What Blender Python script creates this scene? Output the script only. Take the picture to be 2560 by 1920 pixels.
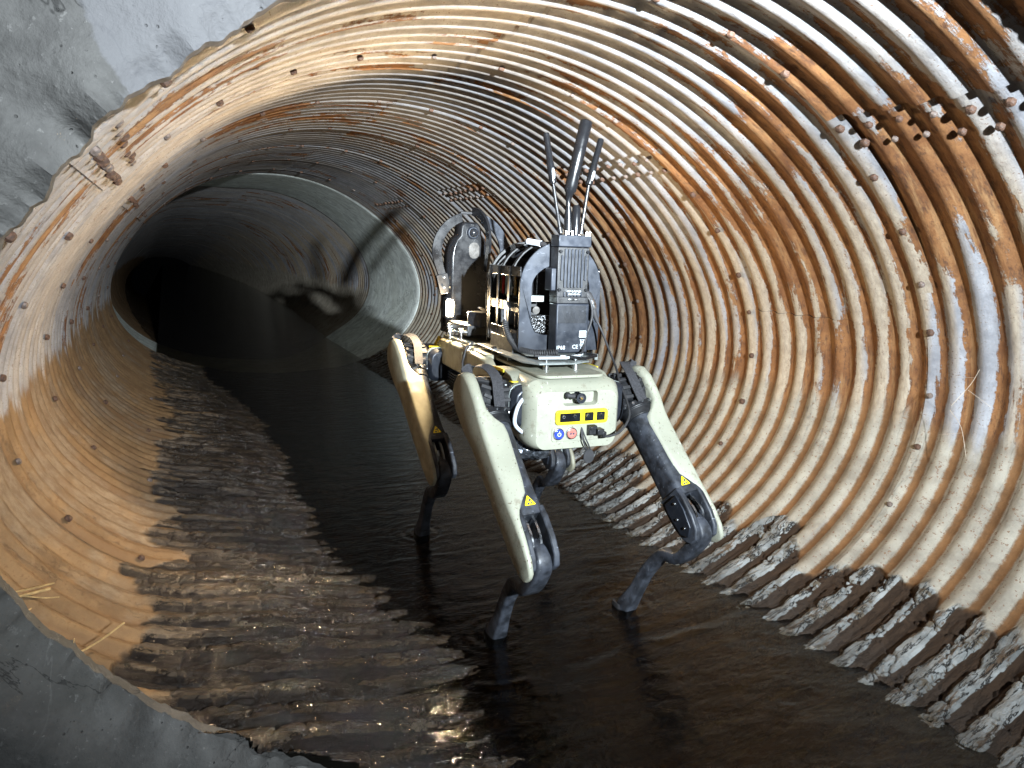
import bpy, math, random
import numpy as np
from mathutils import Vector, Matrix
random.seed(7)
R = math.radians
scene = bpy.context.scene
COL = scene.collection
for o in list(bpy.data.objects): bpy.data.objects.remove(o)

# ------------------------------------------------------------------ camera, world, lights, exposure
# metres; the camera stands at the origin, +Y runs down the culvert, +Z is up, the water lies at z = -0.825
cam_d = bpy.data.cameras.new('camera'); cam_d.sensor_width = 36; cam_d.lens = 36*720/1024
cam_d.clip_start = 0.05; cam_d.clip_end = 200
cam = bpy.data.objects.new('camera', cam_d); COL.objects.link(cam)
cr_, cu_, cf_ = (.90323, -.42799, .03158), (.04988, .17779, .9828), (.42624, .88612, -.18193)
cam.matrix_world = Matrix(((cr_[0], cu_[0], -cf_[0], 0), (cr_[1], cu_[1], -cf_[1], 0), (cr_[2], cu_[2], -cf_[2], 0), (0, 0, 0, 1)))
scene.camera = cam

world = bpy.data.worlds.new('World'); scene.world = world; world.use_nodes = True
world.node_tree.nodes['Background'].inputs[0].default_value = (.5, .6, .8, 1)
world.node_tree.nodes['Background'].inputs[1].default_value = 0.03

def lamp(name, kind, loc, power, color, size=.03, aim=None, cone=None, blend=.5):
    d = bpy.data.lights.new(name, kind); d.energy = power; d.color = color
    d.shadow_soft_size = size
    if kind == 'SPOT': d.spot_size = cone; d.spot_blend = blend
    o = bpy.data.objects.new(name, d); COL.objects.link(o); o.location = loc
    if aim: o.rotation_euler = (Vector(aim)-Vector(loc)).to_track_quat('-Z', 'Y').to_euler()
    return o
# the torch of somebody standing behind the photographer, and the two work lamps on the front of the robot
lamp('torch_light', 'SPOT', (.52, -.85, .33), 1250, (.82, .92, 1.0), .020, aim=(1.80, 5.6, .05), cone=R(88), blend=1.0)
lamp('torch_hotspot', 'SPOT', (.52, -.85, .33), 2700, (.86, .95, 1.0), .020, aim=(1.42, 5.8, .12), cone=R(27), blend=1.0)
lamp('work_lamp_light', 'SPOT', (.741, 1.908, -.160), 72, (1.0, .74, .43), .016, aim=(-.45, 1.20, -.12), cone=R(178), blend=.6)
lamp('work_lamp_light_far_side', 'SPOT', (.912, 1.915, -.150), 29, (1.0, .74, .43), .016, aim=(1.45, 1.15, -.05), cone=R(178), blend=.8)
lamp('front_lamp_light', 'SPOT', (.790, 2.13, -.150), 17, (1.0, .77, .48), .016, aim=(.35, 2.9, .25), cone=R(150), blend=1.0)
vs = scene.view_settings
scene.display_settings.display_device = 'sRGB'
vs.view_transform = 'Standard'; vs.look = 'None'; vs.exposure = -0.5; vs.gamma = 1.0; vs.use_curve_mapping = False
scene.render.engine = 'CYCLES'
scene.cycles.max_bounces = 6; scene.cycles.transparent_max_bounces = 12

# ------------------------------------------------------------------ node helpers
def new_mat(name):
    m = bpy.data.materials.new(name); m.use_nodes = True
    nt = m.node_tree; nt.nodes.clear()
    return m, nt
class N:
    """small node-graph writer"""
    def __init__(s, nt): s.nt = nt
    def add(s, typ, **kw):
        n = s.nt.nodes.new(typ)
        for k, v in kw.items(): setattr(n, k, v)
        return n
    def link(s, a, b): s.nt.links.new(a, b)
    def val(s, inp, v):
        if hasattr(v, 'is_output') or hasattr(v, 'links') and not isinstance(v, (int, float, tuple)): s.link(v, inp)
        else: inp.default_value = v
    def math(s, op, a, b=0.0, c=None, clamp=False):
        n = s.add('ShaderNodeMath', operation=op, use_clamp=clamp)
        s.val(n.inputs[0], a); s.val(n.inputs[1], b)
        if c is not None: s.val(n.inputs[2], c)
        return n.outputs[0]
    def ramp(s, x, a, b, lo=0.0, hi=1.0):
        n = s.add('ShaderNodeMapRange', interpolation_type='SMOOTHSTEP')
        s.val(n.inputs[0], x); n.inputs[1].default_value = a; n.inputs[2].default_value = b
        n.inputs[3].default_value = lo; n.inputs[4].default_value = hi
        return n.outputs[0]
    def mix(s, f, a, b):
        n = s.add('ShaderNodeMix', data_type='RGBA')
        s.val(n.inputs[0], f); s.val(n.inputs[6], a if not isinstance(a, tuple) else (*a[:3], 1)); s.val(n.inputs[7], b if not isinstance(b, tuple) else (*b[:3], 1))
        return n.outputs[2]
    def noise(s, vec, scale, detail=4.0, rough=.55, dist=0.0):
        n = s.add('ShaderNodeTexNoise')
        if vec is not None: s.link(vec, n.inputs['Vector'])
        n.inputs['Scale'].default_value = scale; n.inputs['Detail'].default_value = detail
        n.inputs['Roughness'].default_value = rough; n.inputs['Distortion'].default_value = dist
        return n.outputs['Fac']
    def comb(s, x, y, z):
        n = s.add('ShaderNodeCombineXYZ'); s.val(n.inputs[0], x); s.val(n.inputs[1], y); s.val(n.inputs[2], z)
        return n.outputs[0]
    def attr(s, name):
        n = s.add('ShaderNodeAttribute', attribute_name=name)
        sp = s.add('ShaderNodeSeparateXYZ'); s.link(n.outputs['Vector'], sp.inputs[0])
        return sp.outputs[0], sp.outputs[1], sp.outputs[2]
    def pos(s):
        return s.add('ShaderNodeTexCoord').outputs['Object']
    def bump(s, h, strength, dist):
        n = s.add('ShaderNodeBump'); n.inputs['Strength'].default_value = strength; n.inputs['Distance'].default_value = dist
        s.link(h, n.inputs['Height']); return n.outputs[0]
    def out(s, bsdf): s.link(bsdf, s.add('ShaderNodeOutputMaterial').inputs['Surface'])
    def principled(s, color, rough=.5, metal=0.0, spec=.5, normal=None, coat=0.0):
        p = s.add('ShaderNodeBsdfPrincipled')
        s.val(p.inputs['Base Color'], color if not isinstance(color, tuple) else (*color[:3], 1))
        s.val(p.inputs['Roughness'], rough); s.val(p.inputs['Metallic'], metal)
        s.val(p.inputs['Specular IOR Level'], spec)
        if coat: p.inputs['Coat Weight'].default_value = coat; p.inputs['Coat Roughness'].default_value = .15
        if normal is not None: s.link(normal, p.inputs['Normal'])
        return p.outputs[0]

def simple(name, color, rough=.45, metal=0.0, var=.25, scale=30., bump=0.0, bscale=200., spec=.5, scratch=0.0, scol=None, coat=0.0):
    """painted or bare material with dirt variation, fine grain and a few scratches"""
    m, nt = new_mat(name); n = N(nt); P = n.pos()
    f = n.noise(P, scale, 6, .6)
    dark = tuple(c*(1-var) for c in color); lite = tuple(min(1, c*(1+var*.6)) for c in color)
    c = n.mix(n.ramp(f, .35, .68), dark, lite)
    if scratch:
        v = n.add('ShaderNodeMapping'); n.link(P, v.inputs[0]); v.inputs['Scale'].default_value = (14, 90, 30)
        v.inputs['Rotation'].default_value = (.5, .4, .9)
        sc = n.ramp(n.noise(v.outputs[0], 3.0, 3, .6), .66, .70)
        c = n.mix(n.math('MULTIPLY', sc, scratch), c, scol or tuple(min(1, x*2.4+.05) for x in color))
    rr = n.ramp(n.noise(P, scale*1.7, 4, .6), .3, .7, max(.05, rough-.1), min(1, rough+.12))
    nor = n.bump(n.noise(P, bscale, 3, .6), .35, bump) if bump else None
    n.out(n.principled(c, rr, metal, spec, nor, coat))
    return m

CY = 1.1395; PITCH = .609/9
M = {}
def grimy(name, color, dirt, amount):
    m, nt = new_mat(name); n = N(nt); P = n.pos()
    c = n.mix(n.ramp(n.noise(P, 9, 5, .6), .35, .68), tuple(x*.90 for x in color), tuple(x*1.04 for x in color))
    sp = n.add('ShaderNodeSeparateXYZ'); n.link(P, sp.inputs[0])
    low = n.ramp(sp.outputs[2], .55, .05)                       # more mud towards the knees
    sm = n.math('ADD', n.noise(P, 26, 8, .72), n.math('MULTIPLY', low, .10))
    c = n.mix(n.math('MULTIPLY', n.ramp(sm, .56, .72), amount), c, dirt)
    spl = n.math('ADD', n.noise(P, 190, 3, .55), n.math('MULTIPLY', low, .05))
    c = n.mix(n.math('MULTIPLY', n.ramp(spl, .655, .69), .75), c, tuple(x*.7 for x in dirt))
    v = n.add('ShaderNodeMapping'); n.link(P, v.inputs[0]); v.inputs['Scale'].default_value = (60, 14, 30); v.inputs['Rotation'].default_value = (.5, .4, .9)
    c = n.mix(n.math('MULTIPLY', n.ramp(n.noise(v.outputs[0], 3, 3, .6), .68, .71), .6), c, (.62, .62, .55))
    n.out(n.principled(c, n.ramp(sm, .4, .7, .36, .75), 0, .5, n.bump(n.noise(P, 800, 2, .5), .3, .0003)))
    return m
M['beige'] = grimy('warm_beige_paint', (.285, .290, .228), (.11, .08, .048), .55)
M['beige_dirty'] = simple('scuffed_beige_paint', (.27, .26, .19), .5, var=.25, scale=22, bump=.0003, bscale=700, scratch=.5, scol=(.25, .2, .12))
M['black'] = simple('black_composite', (.0065, .007, .0085), .46, var=.45, scale=45, bump=.0006, bscale=380, scratch=.3, scol=(.12, .13, .15))
M['black_scuffed'] = simple('scuffed_black_composite', (.030, .034, .043), .50, var=.65, scale=38, bump=.0008, bscale=260, scratch=.6, scol=(.22, .24, .28))
M['black_metal'] = simple('black_anodised_metal', (.020, .024, .033), .40, metal=.35, var=.25, scale=20, bump=.0002, bscale=900, scratch=.25, scol=(.16, .17, .2))
M['black_gloss'] = simple('glossy_black_plastic', (.007, .0075, .009), .22, var=.2, scale=12)
M['rubber'] = simple('black_rubber', (.020, .020, .022), .62, var=.3, scale=60, bump=.0005, bscale=500)
M['webbing'] = simple('woven_black_webbing', (.030, .030, .034), .85, var=.4, scale=300, bump=.002, bscale=700)
M['plate_grey'] = simple('grey_anodised_plate', (.30, .33, .32), .38, metal=.55, var=.18, scale=24, scratch=.3)
M['steel'] = simple('bright_steel', (.62, .64, .66), .26, metal=1.0, var=.2, scale=50)
M['yellow'] = simple('safety_yellow_paint', (.80, .62, .015), .42, var=.10, scale=25)
M['yellow_dirty'] = simple('worn_yellow_paint', (.60, .44, .02), .5, var=.25, scale=25)
M['label_white'] = simple('white_print', (.50, .54, .56), .5, var=.05)
M['label_blue'] = simple('pale_blue_label', (.40, .62, .78), .35, var=.08)
M['ink'] = simple('dark_ink', (.03, .05, .08), .5, var=.05)
M['blue'] = simple('blue_button', (.03, .06, .52), .25, var=.25, scale=120, coat=.5)
M['red'] = simple('red_button', (.50, .16, .13), .28, var=.25, scale=120, coat=.5)
M['white_cable'] = simple('pale_grey_cable', (.50, .54, .60), .4, var=.1)
M['red_plastic'] = simple('red_plastic', (.45, .03, .03), .35)
M['gold'] = simple('brassy_metal', (.55, .36, .10), .3, metal=.8, var=.3)
M['foil'] = simple('crinkled_foil_bag', (.20, .22, .25), .22, metal=.85, var=.5, scale=60, bump=.012, bscale=45)
M['straw'] = simple('dry_straw', (.42, .29, .13), .8, var=.3, scale=80)
M['web'] = simple('dusty_cobweb', (.50, .42, .33), .9, var=.2, scale=60)
M['glass_dark'] = simple('dark_lens_glass', (.01, .012, .015), .04, var=.1, coat=1.0)
M['silver_screen'] = simple('silvery_pale_window', (.20, .19, .18), .15, metal=.6, var=.3, scale=40)
def emit(name, color, strength):
    m, nt = new_mat(name); n = N(nt); e = n.add('ShaderNodeEmission')
    e.inputs[0].default_value = (*color, 1); e.inputs[1].default_value = strength; n.out(e.outputs[0]); return m
M['lamp'] = emit('lit_lamp_lens', (1.0, .86, .60), 60.0)

def knit_metal():
    m, nt = new_mat('knurled_metal'); n = N(nt); P = n.pos()
    v = n.add('ShaderNodeTexVoronoi'); n.link(P, v.inputs['Vector']); v.inputs['Scale'].default_value = 260
    c = n.mix(n.ramp(v.outputs['Distance'], .25, .5), (.5, .52, .55), (.02, .02, .02))
    n.out(n.principled(c, .3, .7, .5, n.bump(v.outputs['Distance'], 1, -.003))); return m
M['knurl'] = knit_metal()
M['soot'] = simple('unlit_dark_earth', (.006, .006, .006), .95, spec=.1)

# --- culvert steel: attribute st = (metres along, metres round from the invert, corrugation height -1..1), reg = weights
def culvert_material():
    m, nt = new_mat('rusty_galvanised_corrugated_steel'); n = N(nt)
    s, t, h = n.attr('st'); wl, wr, wb = n.attr('reg'); wet, far, can = n.attr('reg2'); rp_, gp_, x3 = n.attr('reg3')
    P = n.comb(s, t, can)
    long_ = n.comb(n.math('MULTIPLY', s, 9.0), n.math('MULTIPLY', t, 1.15), can)      # streaks that run round the pipe
    fine = n.comb(n.math('MULTIPLY', s, 3.0), n.math('MULTIPLY', t, 1.0), can)
    n_big = n.noise(n.comb(n.math('MULTIPLY', s, 2.3), n.math('MULTIPLY', t, .8), can), 1.6, 3, .5)
    n_streak = n.noise(long_, 2.4, 7, .68, .3)
    n_sp = n.noise(fine, 34, 8, .72)
    n_mid = n.noise(P, 11, 8, .7)
    ragged = n.noise(P, 60, 6, .75)
    crest = n.math('MULTIPLY', h, 1.0)
    ph_ = n.math('MULTIPLY', n.math('SUBTRACT', s, CY), 2*math.pi/PITCH)
    slope = n.math('SINE', ph_)
    flank = n.math('MULTIPLY', slope, n.math('SUBTRACT', 1.0, wb, clamp=True))
    # zinc
    zinc = n.mix(n.ramp(n_mid, .3, .7), (.19, .19, .205), (.34, .34, .355))
    tan = n.mix(n.ramp(n_sp, .3, .7), (.25, .195, .14), (.41, .345, .26))
    zinc = n.mix(n.math('MULTIPLY', n.ramp(n.math('ADD', n.noise(long_, .9, 3, .5), n.math('MULTIPLY', h, .10)), .44, .62), n.math('ADD', .40, n.math('MULTIPLY', wr, 1.2)), clamp=True), zinc, tan)
    # rust colours
    rust = n.mix(n.ramp(n_mid, .32, .68), (.125, .050, .018), (.240, .112, .042))
    rust = n.mix(n.ramp(n_sp, .47, .66), rust, (.080, .036, .018))
    rust = n.mix(n.math('MULTIPLY', n.ramp(n.noise(long_, 4.0, 5, .7), .50, .64), .6), rust, (.30, .17, .075))
    # how rusty: streak noise + valleys + large patches
    e = n.math('ADD', n.math('MULTIPLY', n_streak, 1.0), n.math('MULTIPLY', n.math('SUBTRACT', n_big, .5), 1.0))
    e = n.math('ADD', e, n.math('MULTIPLY', n.math('SUBTRACT', ragged, .5), .30))
    e = n.math('SUBTRACT', e, n.math('MULTIPLY', n.math('MULTIPLY', crest, n.math('ADD', .05, n.math('MULTIPLY', wr, .22))), 1.0))
    e = n.math('ADD', e, n.math('MULTIPLY', wr, .125))
    e = n.math('ADD', e, n.math('MULTIPLY', flank, .055))
    e = n.math('ADD', e, n.math('MULTIPLY', n.math('COSINE', n.math('MULTIPLY', ph_, 2.0)), .018))
    e = n.math('ADD', e, n.math('MULTIPLY', rp_, .085)); e = n.math('SUBTRACT', e, n.math('MULTIPLY', gp_, .10))
    rmask = n.ramp(e, .560, .615)
    c = n.mix(rmask, zinc, rust)
    # halo of dark rust pin-pricks
    pin = n.math('MULTIPLY', n.ramp(n.noise(P, 170, 3, .6), .60, .66), n.ramp(n_mid, .40, .60))
    c = n.mix(n.math('MULTIPLY', pin, .75), c, (.13, .06, .028))
    # lower left: tan mineral coat
    coat = n.mix(n.ramp(n_mid, .3, .72), (.135, .080, .038), (.255, .160, .080))
    coat = n.mix(n.math('MULTIPLY', n.ramp(n.noise(P, 120, 4, .6), .57, .66), .7), coat, (.15, .075, .03))
    coat = n.mix(n.ramp(n.noise(long_, 1.3, 4, .6), .45, .68), coat, (.150, .085, .042))
    coat = n.mix(n.math('MULTIPLY', n.ramp(n.noise(P, 3.4, 6, .65), .48, .62), .65), coat, n.mix(n.ramp(n_sp, .35, .65), (.13, .088, .055), (.24, .19, .135)))
    mk = n.ramp(n.math('ADD', wl, n.math('MULTIPLY', n.math('SUBTRACT', n_streak, .5), 1.3)), .40, .58)
    c = n.mix(mk, c, coat)
    # lower right: pale crests, rusty grooves, brown specks
    pale = n.mix(n.ramp(n_mid, .3, .7), (.20, .172, .135), (.345, .315, .255))
    pale = n.mix(n.math('MULTIPLY', n.ramp(n.noise(P, 150, 3, .55), .60, .66), .85), pale, (.17, .09, .05))
    groove = n.mix(n.ramp(n_mid, .35, .7), (.105, .050, .018), (.20, .098, .038))
    lowc = n.mix(n.ramp(n.math('ADD', crest, n.math('MULTIPLY', n.math('SUBTRACT', ragged, .5), 1.0)), -.80, -.25), groove, pale)
    mk2 = n.ramp(n.math('ADD', n.math('SUBTRACT', wr, n.math('MULTIPLY', rp_, .10)), n.math('MULTIPLY', n.math('SUBTRACT', n_streak, .5), .9)), .70, .92)
    c = n.mix(mk2, c, lowc)
    # corroded band at the waterline
    scale_l = n.mix(n.ramp(n_mid, .34, .70), (.035, .024, .017), (.21, .155, .105))
    scale_l = n.mix(n.ramp(n.noise(long_, 3.2, 6, .7), .50, .66), scale_l, (.21, .125, .05))
    scale_r = n.mix(n.ramp(n_mid, .30, .68), (.13, .135, .13), (.37, .38, .37))
    scale_r = n.mix(n.ramp(n.noise(P, 23, 6, .7), .53, .62), scale_r, (.12, .095, .065))
    scale_r = n.mix(n.math('MULTIPLY', n.ramp(n.noise(long_, 6.0, 6, .7), .54, .60), .85), scale_r, (.10, .055, .025))
    side = n.ramp(t, -.15, .35)
    sc = n.mix(side, scale_l, scale_r)
    spl = n.math('ABSOLUTE', n.math('SUBTRACT', n.noise(n.comb(n.math('MULTIPLY', s, 26.0), n.math('MULTIPLY', t, 4.5), can), 1.6, 5, .65), .5))
    splm = n.ramp(spl, .020, .007)
    sc = n.mix(n.math('MULTIPLY', splm, .92), sc, (.008, .006, .005))
    sc = n.mix(n.ramp(n.math('ADD', h, n.math('MULTIPLY', n.math('SUBTRACT', ragged, .5), .5)), -.18, .02, 1, 0), sc, n.mix(side, (.022, .014, .010), (.040, .021, .010)))
    sc = n.mix(n.math('MULTIPLY', far, .86), sc, (.017, .012, .008))  # wet scale near black, the weak light there put into its colour
    c = n.mix(wb, c, sc)
    # below the waterline: brown silt and a green-ochre film
    silt = n.mix(n.ramp(n_mid, .35, .68), (.018, .012, .007), (.085, .052, .024))
    ochre = n.mix(n.ramp(ragged, .3, .7), (.10, .085, .035), (.17, .145, .065))
    silt = n.mix(n.math('MULTIPLY', n.ramp(h, -.1, .5), n.math('MULTIPLY', side, .85)), silt, ochre)
    c = n.mix(wet, c, silt)
    rough = n.math('SUBTRACT', .62, n.math('MULTIPLY', rmask, -.18))
    wetgloss = n.math('MAXIMUM', wet, n.math('MULTIPLY', far, 1.0))
    rough = n.math('SUBTRACT', rough, n.math('MULTIPLY', wetgloss, n.math('ADD', .36, n.math('MULTIPLY', n_sp, .34))), clamp=True)
    bh = n.math('ADD', n.math('MULTIPLY', ragged, .6), n.math('MULTIPLY', n_sp, .5))
    bh = n.math('ADD', bh, n.math('MULTIPLY', rmask, .35))
    scaleb = n.math('MULTIPLY', wb, n.math('SUBTRACT', n.math('MULTIPLY', n.noise(n.comb(n.math('MULTIPLY', s, 14.0), n.math('MULTIPLY', t, 5.0), can), 4.0, 9, .74), 5.0), n.math('MULTIPLY', splm, 1.6)))
    bh = n.math('ADD', bh, scaleb)
    bst = n.bump(bh, .85, .004)
    p = n.add('ShaderNodeBsdfPrincipled')
    n.link(c, p.inputs['Base Color']); n.link(rough, p.inputs['Roughness']); n.link(bst, p.inputs['Normal'])
    n.val(p.inputs['Specular IOR Level'], n.math('ADD', .35, n.math('MULTIPLY', wetgloss, .4)))
    n.val(p.inputs['Metallic'], n.math('MULTIPLY', n.math('SUBTRACT', 1.0, rmask), n.math('MULTIPLY', n.math('SUBTRACT', 1.0, n.math('MAXIMUM', n.math('MAXIMUM', wl, wb), wr), clamp=True), .25)))
    n.out(p.outputs[0])
    return m
M['culvert'] = culvert_material()

def concrete_material(name, base, veins=0.0, twotone=False, wetness=0.0):
    m, nt = new_mat(name); n = N(nt); P = n.pos()
    big = n.noise(P, 3.2, 5, .6); mid = n.noise(P, 16, 8, .65); fin = n.noise(P, 110, 4, .6)
    c = n.mix(n.ramp(mid, .32, .70), tuple(x*.72 for x in base), tuple(x*1.18 for x in base))
    c = n.mix(n.math('MULTIPLY', n.ramp(big, .45, .65), .5), c, tuple(x*y for x, y in zip(base, (.72, .72, .66))))
    c = n.mix(n.math('MULTIPLY', n.ramp(fin, .62, .70), .55), c, tuple(min(1, x*1.9) for x in base))
    c = n.mix(n.math('MULTIPLY', n.ramp(fin, .36, .30), .4), c, tuple(x*.4 for x in base))
    pore = n.add('ShaderNodeTexVoronoi'); n.link(P, pore.inputs['Vector']); pore.inputs['Scale'].default_value = 70
    pm = n.math('MULTIPLY', n.ramp(pore.outputs['Distance'], .16, .08), n.ramp(mid, .50, .60))
    c = n.mix(n.math('MULTIPLY', pm, .7), c, tuple(x*.3 for x in base))
    if veins:
        v = n.noise(P, 5.0, 6, .62, 1.2)
        vv = n.math('ABSOLUTE', n.math('SUBTRACT', v, .5))
        c = n.mix(n.math('MULTIPLY', n.math('MULTIPLY', n.ramp(vv, .016, .0), n.ramp(big, .45, .6)), veins*.7), c, tuple(min(1, x*1.8) for x in base))
        v2 = n.math('ABSOLUTE', n.math('SUBTRACT', n.noise(P, 2.6, 7, .6, .8), .5))
        c = n.mix(n.math('MULTIPLY', n.ramp(v2, .006, .0), .8), c, tuple(x*.25 for x in base))
    if twotone:
        sp = n.add('ShaderNodeSeparateXYZ'); n.link(P, sp.inputs[0])
        # paler patch of grout right of a ragged line
        d = n.math('SUBTRACT', sp.outputs[0], n.math('MULTIPLY', n.math('SUBTRACT', sp.outputs[2], .183), -.38))
        d = n.math('ADD', d, n.math('MULTIPLY', n.math('SUBTRACT', n.noise(P, 22, 5, .6), .5), .05))
        up = n.ramp(sp.outputs[2], .02, .08)
        c = n.mix(n.math('MULTIPLY', n.math('MULTIPLY', n.ramp(d, -.048, -.040), up), .75), c, tuple(min(1, x*1.35) for x in (base[0], base[1]*1.02, base[2]*1.12)))
    bh = n.math('SUBTRACT', n.math('ADD', n.math('MULTIPLY', mid, .8), n.math('MULTIPLY', fin, .5)), n.math('MULTIPLY', pm, .5))
    n.out(n.principled(c, .85-wetness, 0, .3, n.bump(bh, .8, .006)))
    return m
M['concrete'] = concrete_material('rough_grey_concrete', (.105, .102, .097), veins=.55, twotone=True)
M['collar'] = concrete_material('smooth_pale_concrete', (.74, .78, .74), veins=.25)
M['dark_concrete'] = concrete_material('dark_wet_concrete', (.035, .035, .034), wetness=.3)

def water_material():
    m, nt = new_mat('shallow_brown_water'); n = N(nt); P = n.pos()
    mp = n.add('ShaderNodeMapping'); n.link(P, mp.inputs[0]); mp.inputs['Scale'].default_value = (.7, 1.5, 1)
    a = n.noise(mp.outputs[0], 18, 5, .6, .6); b = n.noise(mp.outputs[0], 75, 3, .55)
    nor = n.bump(n.math('ADD', a, n.math('MULTIPLY', b, .30)), .60, .0060)
    fr = n.add('ShaderNodeFresnel'); fr.inputs[0].default_value = 1.33; n.link(nor, fr.inputs['Normal'])
    gl = n.add('ShaderNodeBsdfGlossy'); gl.inputs['Roughness'].default_value = .035; n.link(nor, gl.inputs['Normal'])
    gl.inputs[0].default_value = (.95, .97, 1, 1)
    tr = n.add('ShaderNodeBsdfTransparent')
    murk = n.mix(n.ramp(n.noise(P, 7, 4, .6), .35, .7), (.40, .34, .22), (.58, .49, .34))
    n.link(murk, tr.inputs[0])
    mx = n.add('ShaderNodeMixShader'); n.link(n.math('MULTIPLY', fr.outputs[0], 1.1, clamp=True), mx.inputs[0]); n.link(tr.outputs[0], mx.inputs[1]); n.link(gl.outputs[0], mx.inputs[2])
    n.out(mx.outputs[0]); return m
M['water'] = water_material()
M['rivet'] = simple('rusty_rivet', (.10, .052, .032), .75, var=.5, scale=120, bump=.003, bscale=220)
M['rivet_grey'] = simple('greyish_rivet', (.16, .12, .10), .6, var=.5, scale=120, bump=.003, bscale=220)

# ------------------------------------------------------------------ mesh helpers
def link_mesh(name, me, mat, parent=None, smooth=True, sharp=40):
    if mat: me.materials.append(mat)
    if smooth:
        me.polygons.foreach_set('use_smooth', [True]*len(me.polygons))
        me.set_sharp_from_angle(angle=R(sharp))
    o = bpy.data.objects.new(name, me); COL.objects.link(o)
    if parent: o.parent = parent
    return o

class MB:
    def __init__(s): s.v = []; s.f = []
    def _add(s, vs, fs):
        k = len(s.v); s.v += [Vector(v) for v in vs]; s.f += [tuple(i+k for i in f) for f in fs]; return s
    def box(s, c, size, rot=None):
        x, y, z = (d/2 for d in size); m = rot or Matrix.Identity(3)
        vs = [Vector(c)+m @ Vector((a*x, b*y, d*z)) for a in (-1, 1) for b in (-1, 1) for d in (-1, 1)]
        return s._add(vs, [(0, 1, 3, 2), (4, 6, 7, 5), (0, 4, 5, 1), (2, 3, 7, 6), (0, 2, 6, 4), (1, 5, 7, 3)])
    def loft(s, rings, cap=True, closed=True):
        n = len(rings[0]); vs = [p for r in rings for p in r]; fs = []
        for i in range(len(rings)-1):
            for j in range(n if closed else n-1):
                k = (j+1) % n
                fs.append((i*n+j, i*n+k, (i+1)*n+k, (i+1)*n+j))
        if cap: fs += [tuple(range(n-1, -1, -1)), tuple((len(rings)-1)*n+j for j in range(n))]
        return s._add(vs, fs)
    def tube(s, pts, rad, n=10, cap=True):
        pts = [Vector(p) for p in pts]
        if not hasattr(rad, '__len__'): rad = [rad]*len(pts)
        rings = []; up = None
        for i, p in enumerate(pts):
            d = (pts[min(i+1, len(pts)-1)]-pts[max(i-1, 0)]).normalized()
            if up is None: up = d.orthogonal().normalized()
            up = (up-d*up.dot(d)).normalized(); w = d.cross(up)
            rings.append([p+(up*math.cos(a)+w*math.sin(a))*rad[i] for a in (2*math.pi*k/n for k in range(n))])
        return s.loft(rings, cap)
    def cyl(s, a, b, r, r2=None, n=20): return s.tube([a, b], [r, r if r2 is None else r2], n)
    def strip(s, pts, side, width, thick):
        """flat band through pts; side = direction(s) of its width"""
        pts = [Vector(p) for p in pts]; rings = []
        for i, p in enumerate(pts):
            d = (pts[min(i+1, len(pts)-1)]-pts[max(i-1, 0)]).normalized()
            w = Vector(side); w = (w-d*w.dot(d)).normalized(); u = d.cross(w)
            wd = width[i] if hasattr(width, '__len__') else width
            th = thick[i] if hasattr(thick, '__len__') else thick
            rings.append([p+w*a*wd/2+u*b*th/2 for a, b in ((-1, -1), (1, -1), (1, 1), (-1, 1))])
        return s.loft(rings)
    def prism(s, loop, depth, hole=None):
        """loop: 3D points; extruded by vector depth; optional hole loop with the same count"""
        d = Vector(depth); A = [Vector(p) for p in loop]; n = len(A)
        if hole is None: return s.loft([A, [p+d for p in A]])
        H = [Vector(p) for p in hole]
        vs = A+[p+d for p in A]+H+[p+d for p in H]; fs = []
        for j in range(n):
            k = (j+1) % n
            fs += [(j, k, n+k, n+j), (2*n+k, 2*n+j, 3*n+j, 3*n+k), (k, j, 2*n+j, 2*n+k), (n+j, n+k, 3*n+k, 3*n+j)]
        return s._add(vs, fs)
    def build(s, name, mat, parent=None, T=None, bevel=0.0, smooth=True, sharp=40, seg=2):
        inv = parent_inv(parent)
        me = bpy.data.meshes.new(name)
        T = T or Matrix.Identity(4); TT = inv @ T
        me.from_pydata([tuple(TT @ v) for v in s.v], [], s.f)
        import bmesh
        bm = bmesh.new(); bm.from_mesh(me); bmesh.ops.recalc_face_normals(bm, faces=bm.faces)
        bm.to_mesh(me); bm.free()
        o = link_mesh(name, me, mat, parent, smooth, sharp)
        if bevel:
            b = o.modifiers.new('bevel', 'BEVEL'); b.width = bevel; b.segments = seg; b.limit_method = 'ANGLE'; b.angle_limit = R(35)
            b.harden_normals = False
        return o
_roots = {}
def parent_inv(p):
    m = Matrix.Identity(4)
    while p is not None:
        m = m @ (Matrix.Translation(p.location) @ p.rotation_euler.to_matrix().to_4x4()).inverted() if p.parent is None else m
        p = p.parent
    return m
def thing(name, loc, label, cat, rz=0.0, group=None):
    o = bpy.data.objects.new(name, None); COL.objects.link(o); o.location = loc; o.rotation_euler = (0, 0, rz)
    o.empty_display_size = .1; o['label'] = label; o['category'] = cat
    if group: o['group'] = group
    return o
def rrect(w, h, r, cx=0., cz=0., k=4):
    """rounded rectangle as (u, v) list, counter-clockwise"""
    out = []; r = min(r, w/2-1e-4, h/2-1e-4)
    for qx, qz, a0 in ((1, 1, 0), (-1, 1, 90), (-1, -1, 180), (1, -1, 270)):
        for i in range(k+1):
            a = R(a0+90*i/k); out.append((cx+qx*(w/2-r)+r*math.cos(a), cz+qz*(h/2-r)+r*math.sin(a)))
    return out
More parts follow.
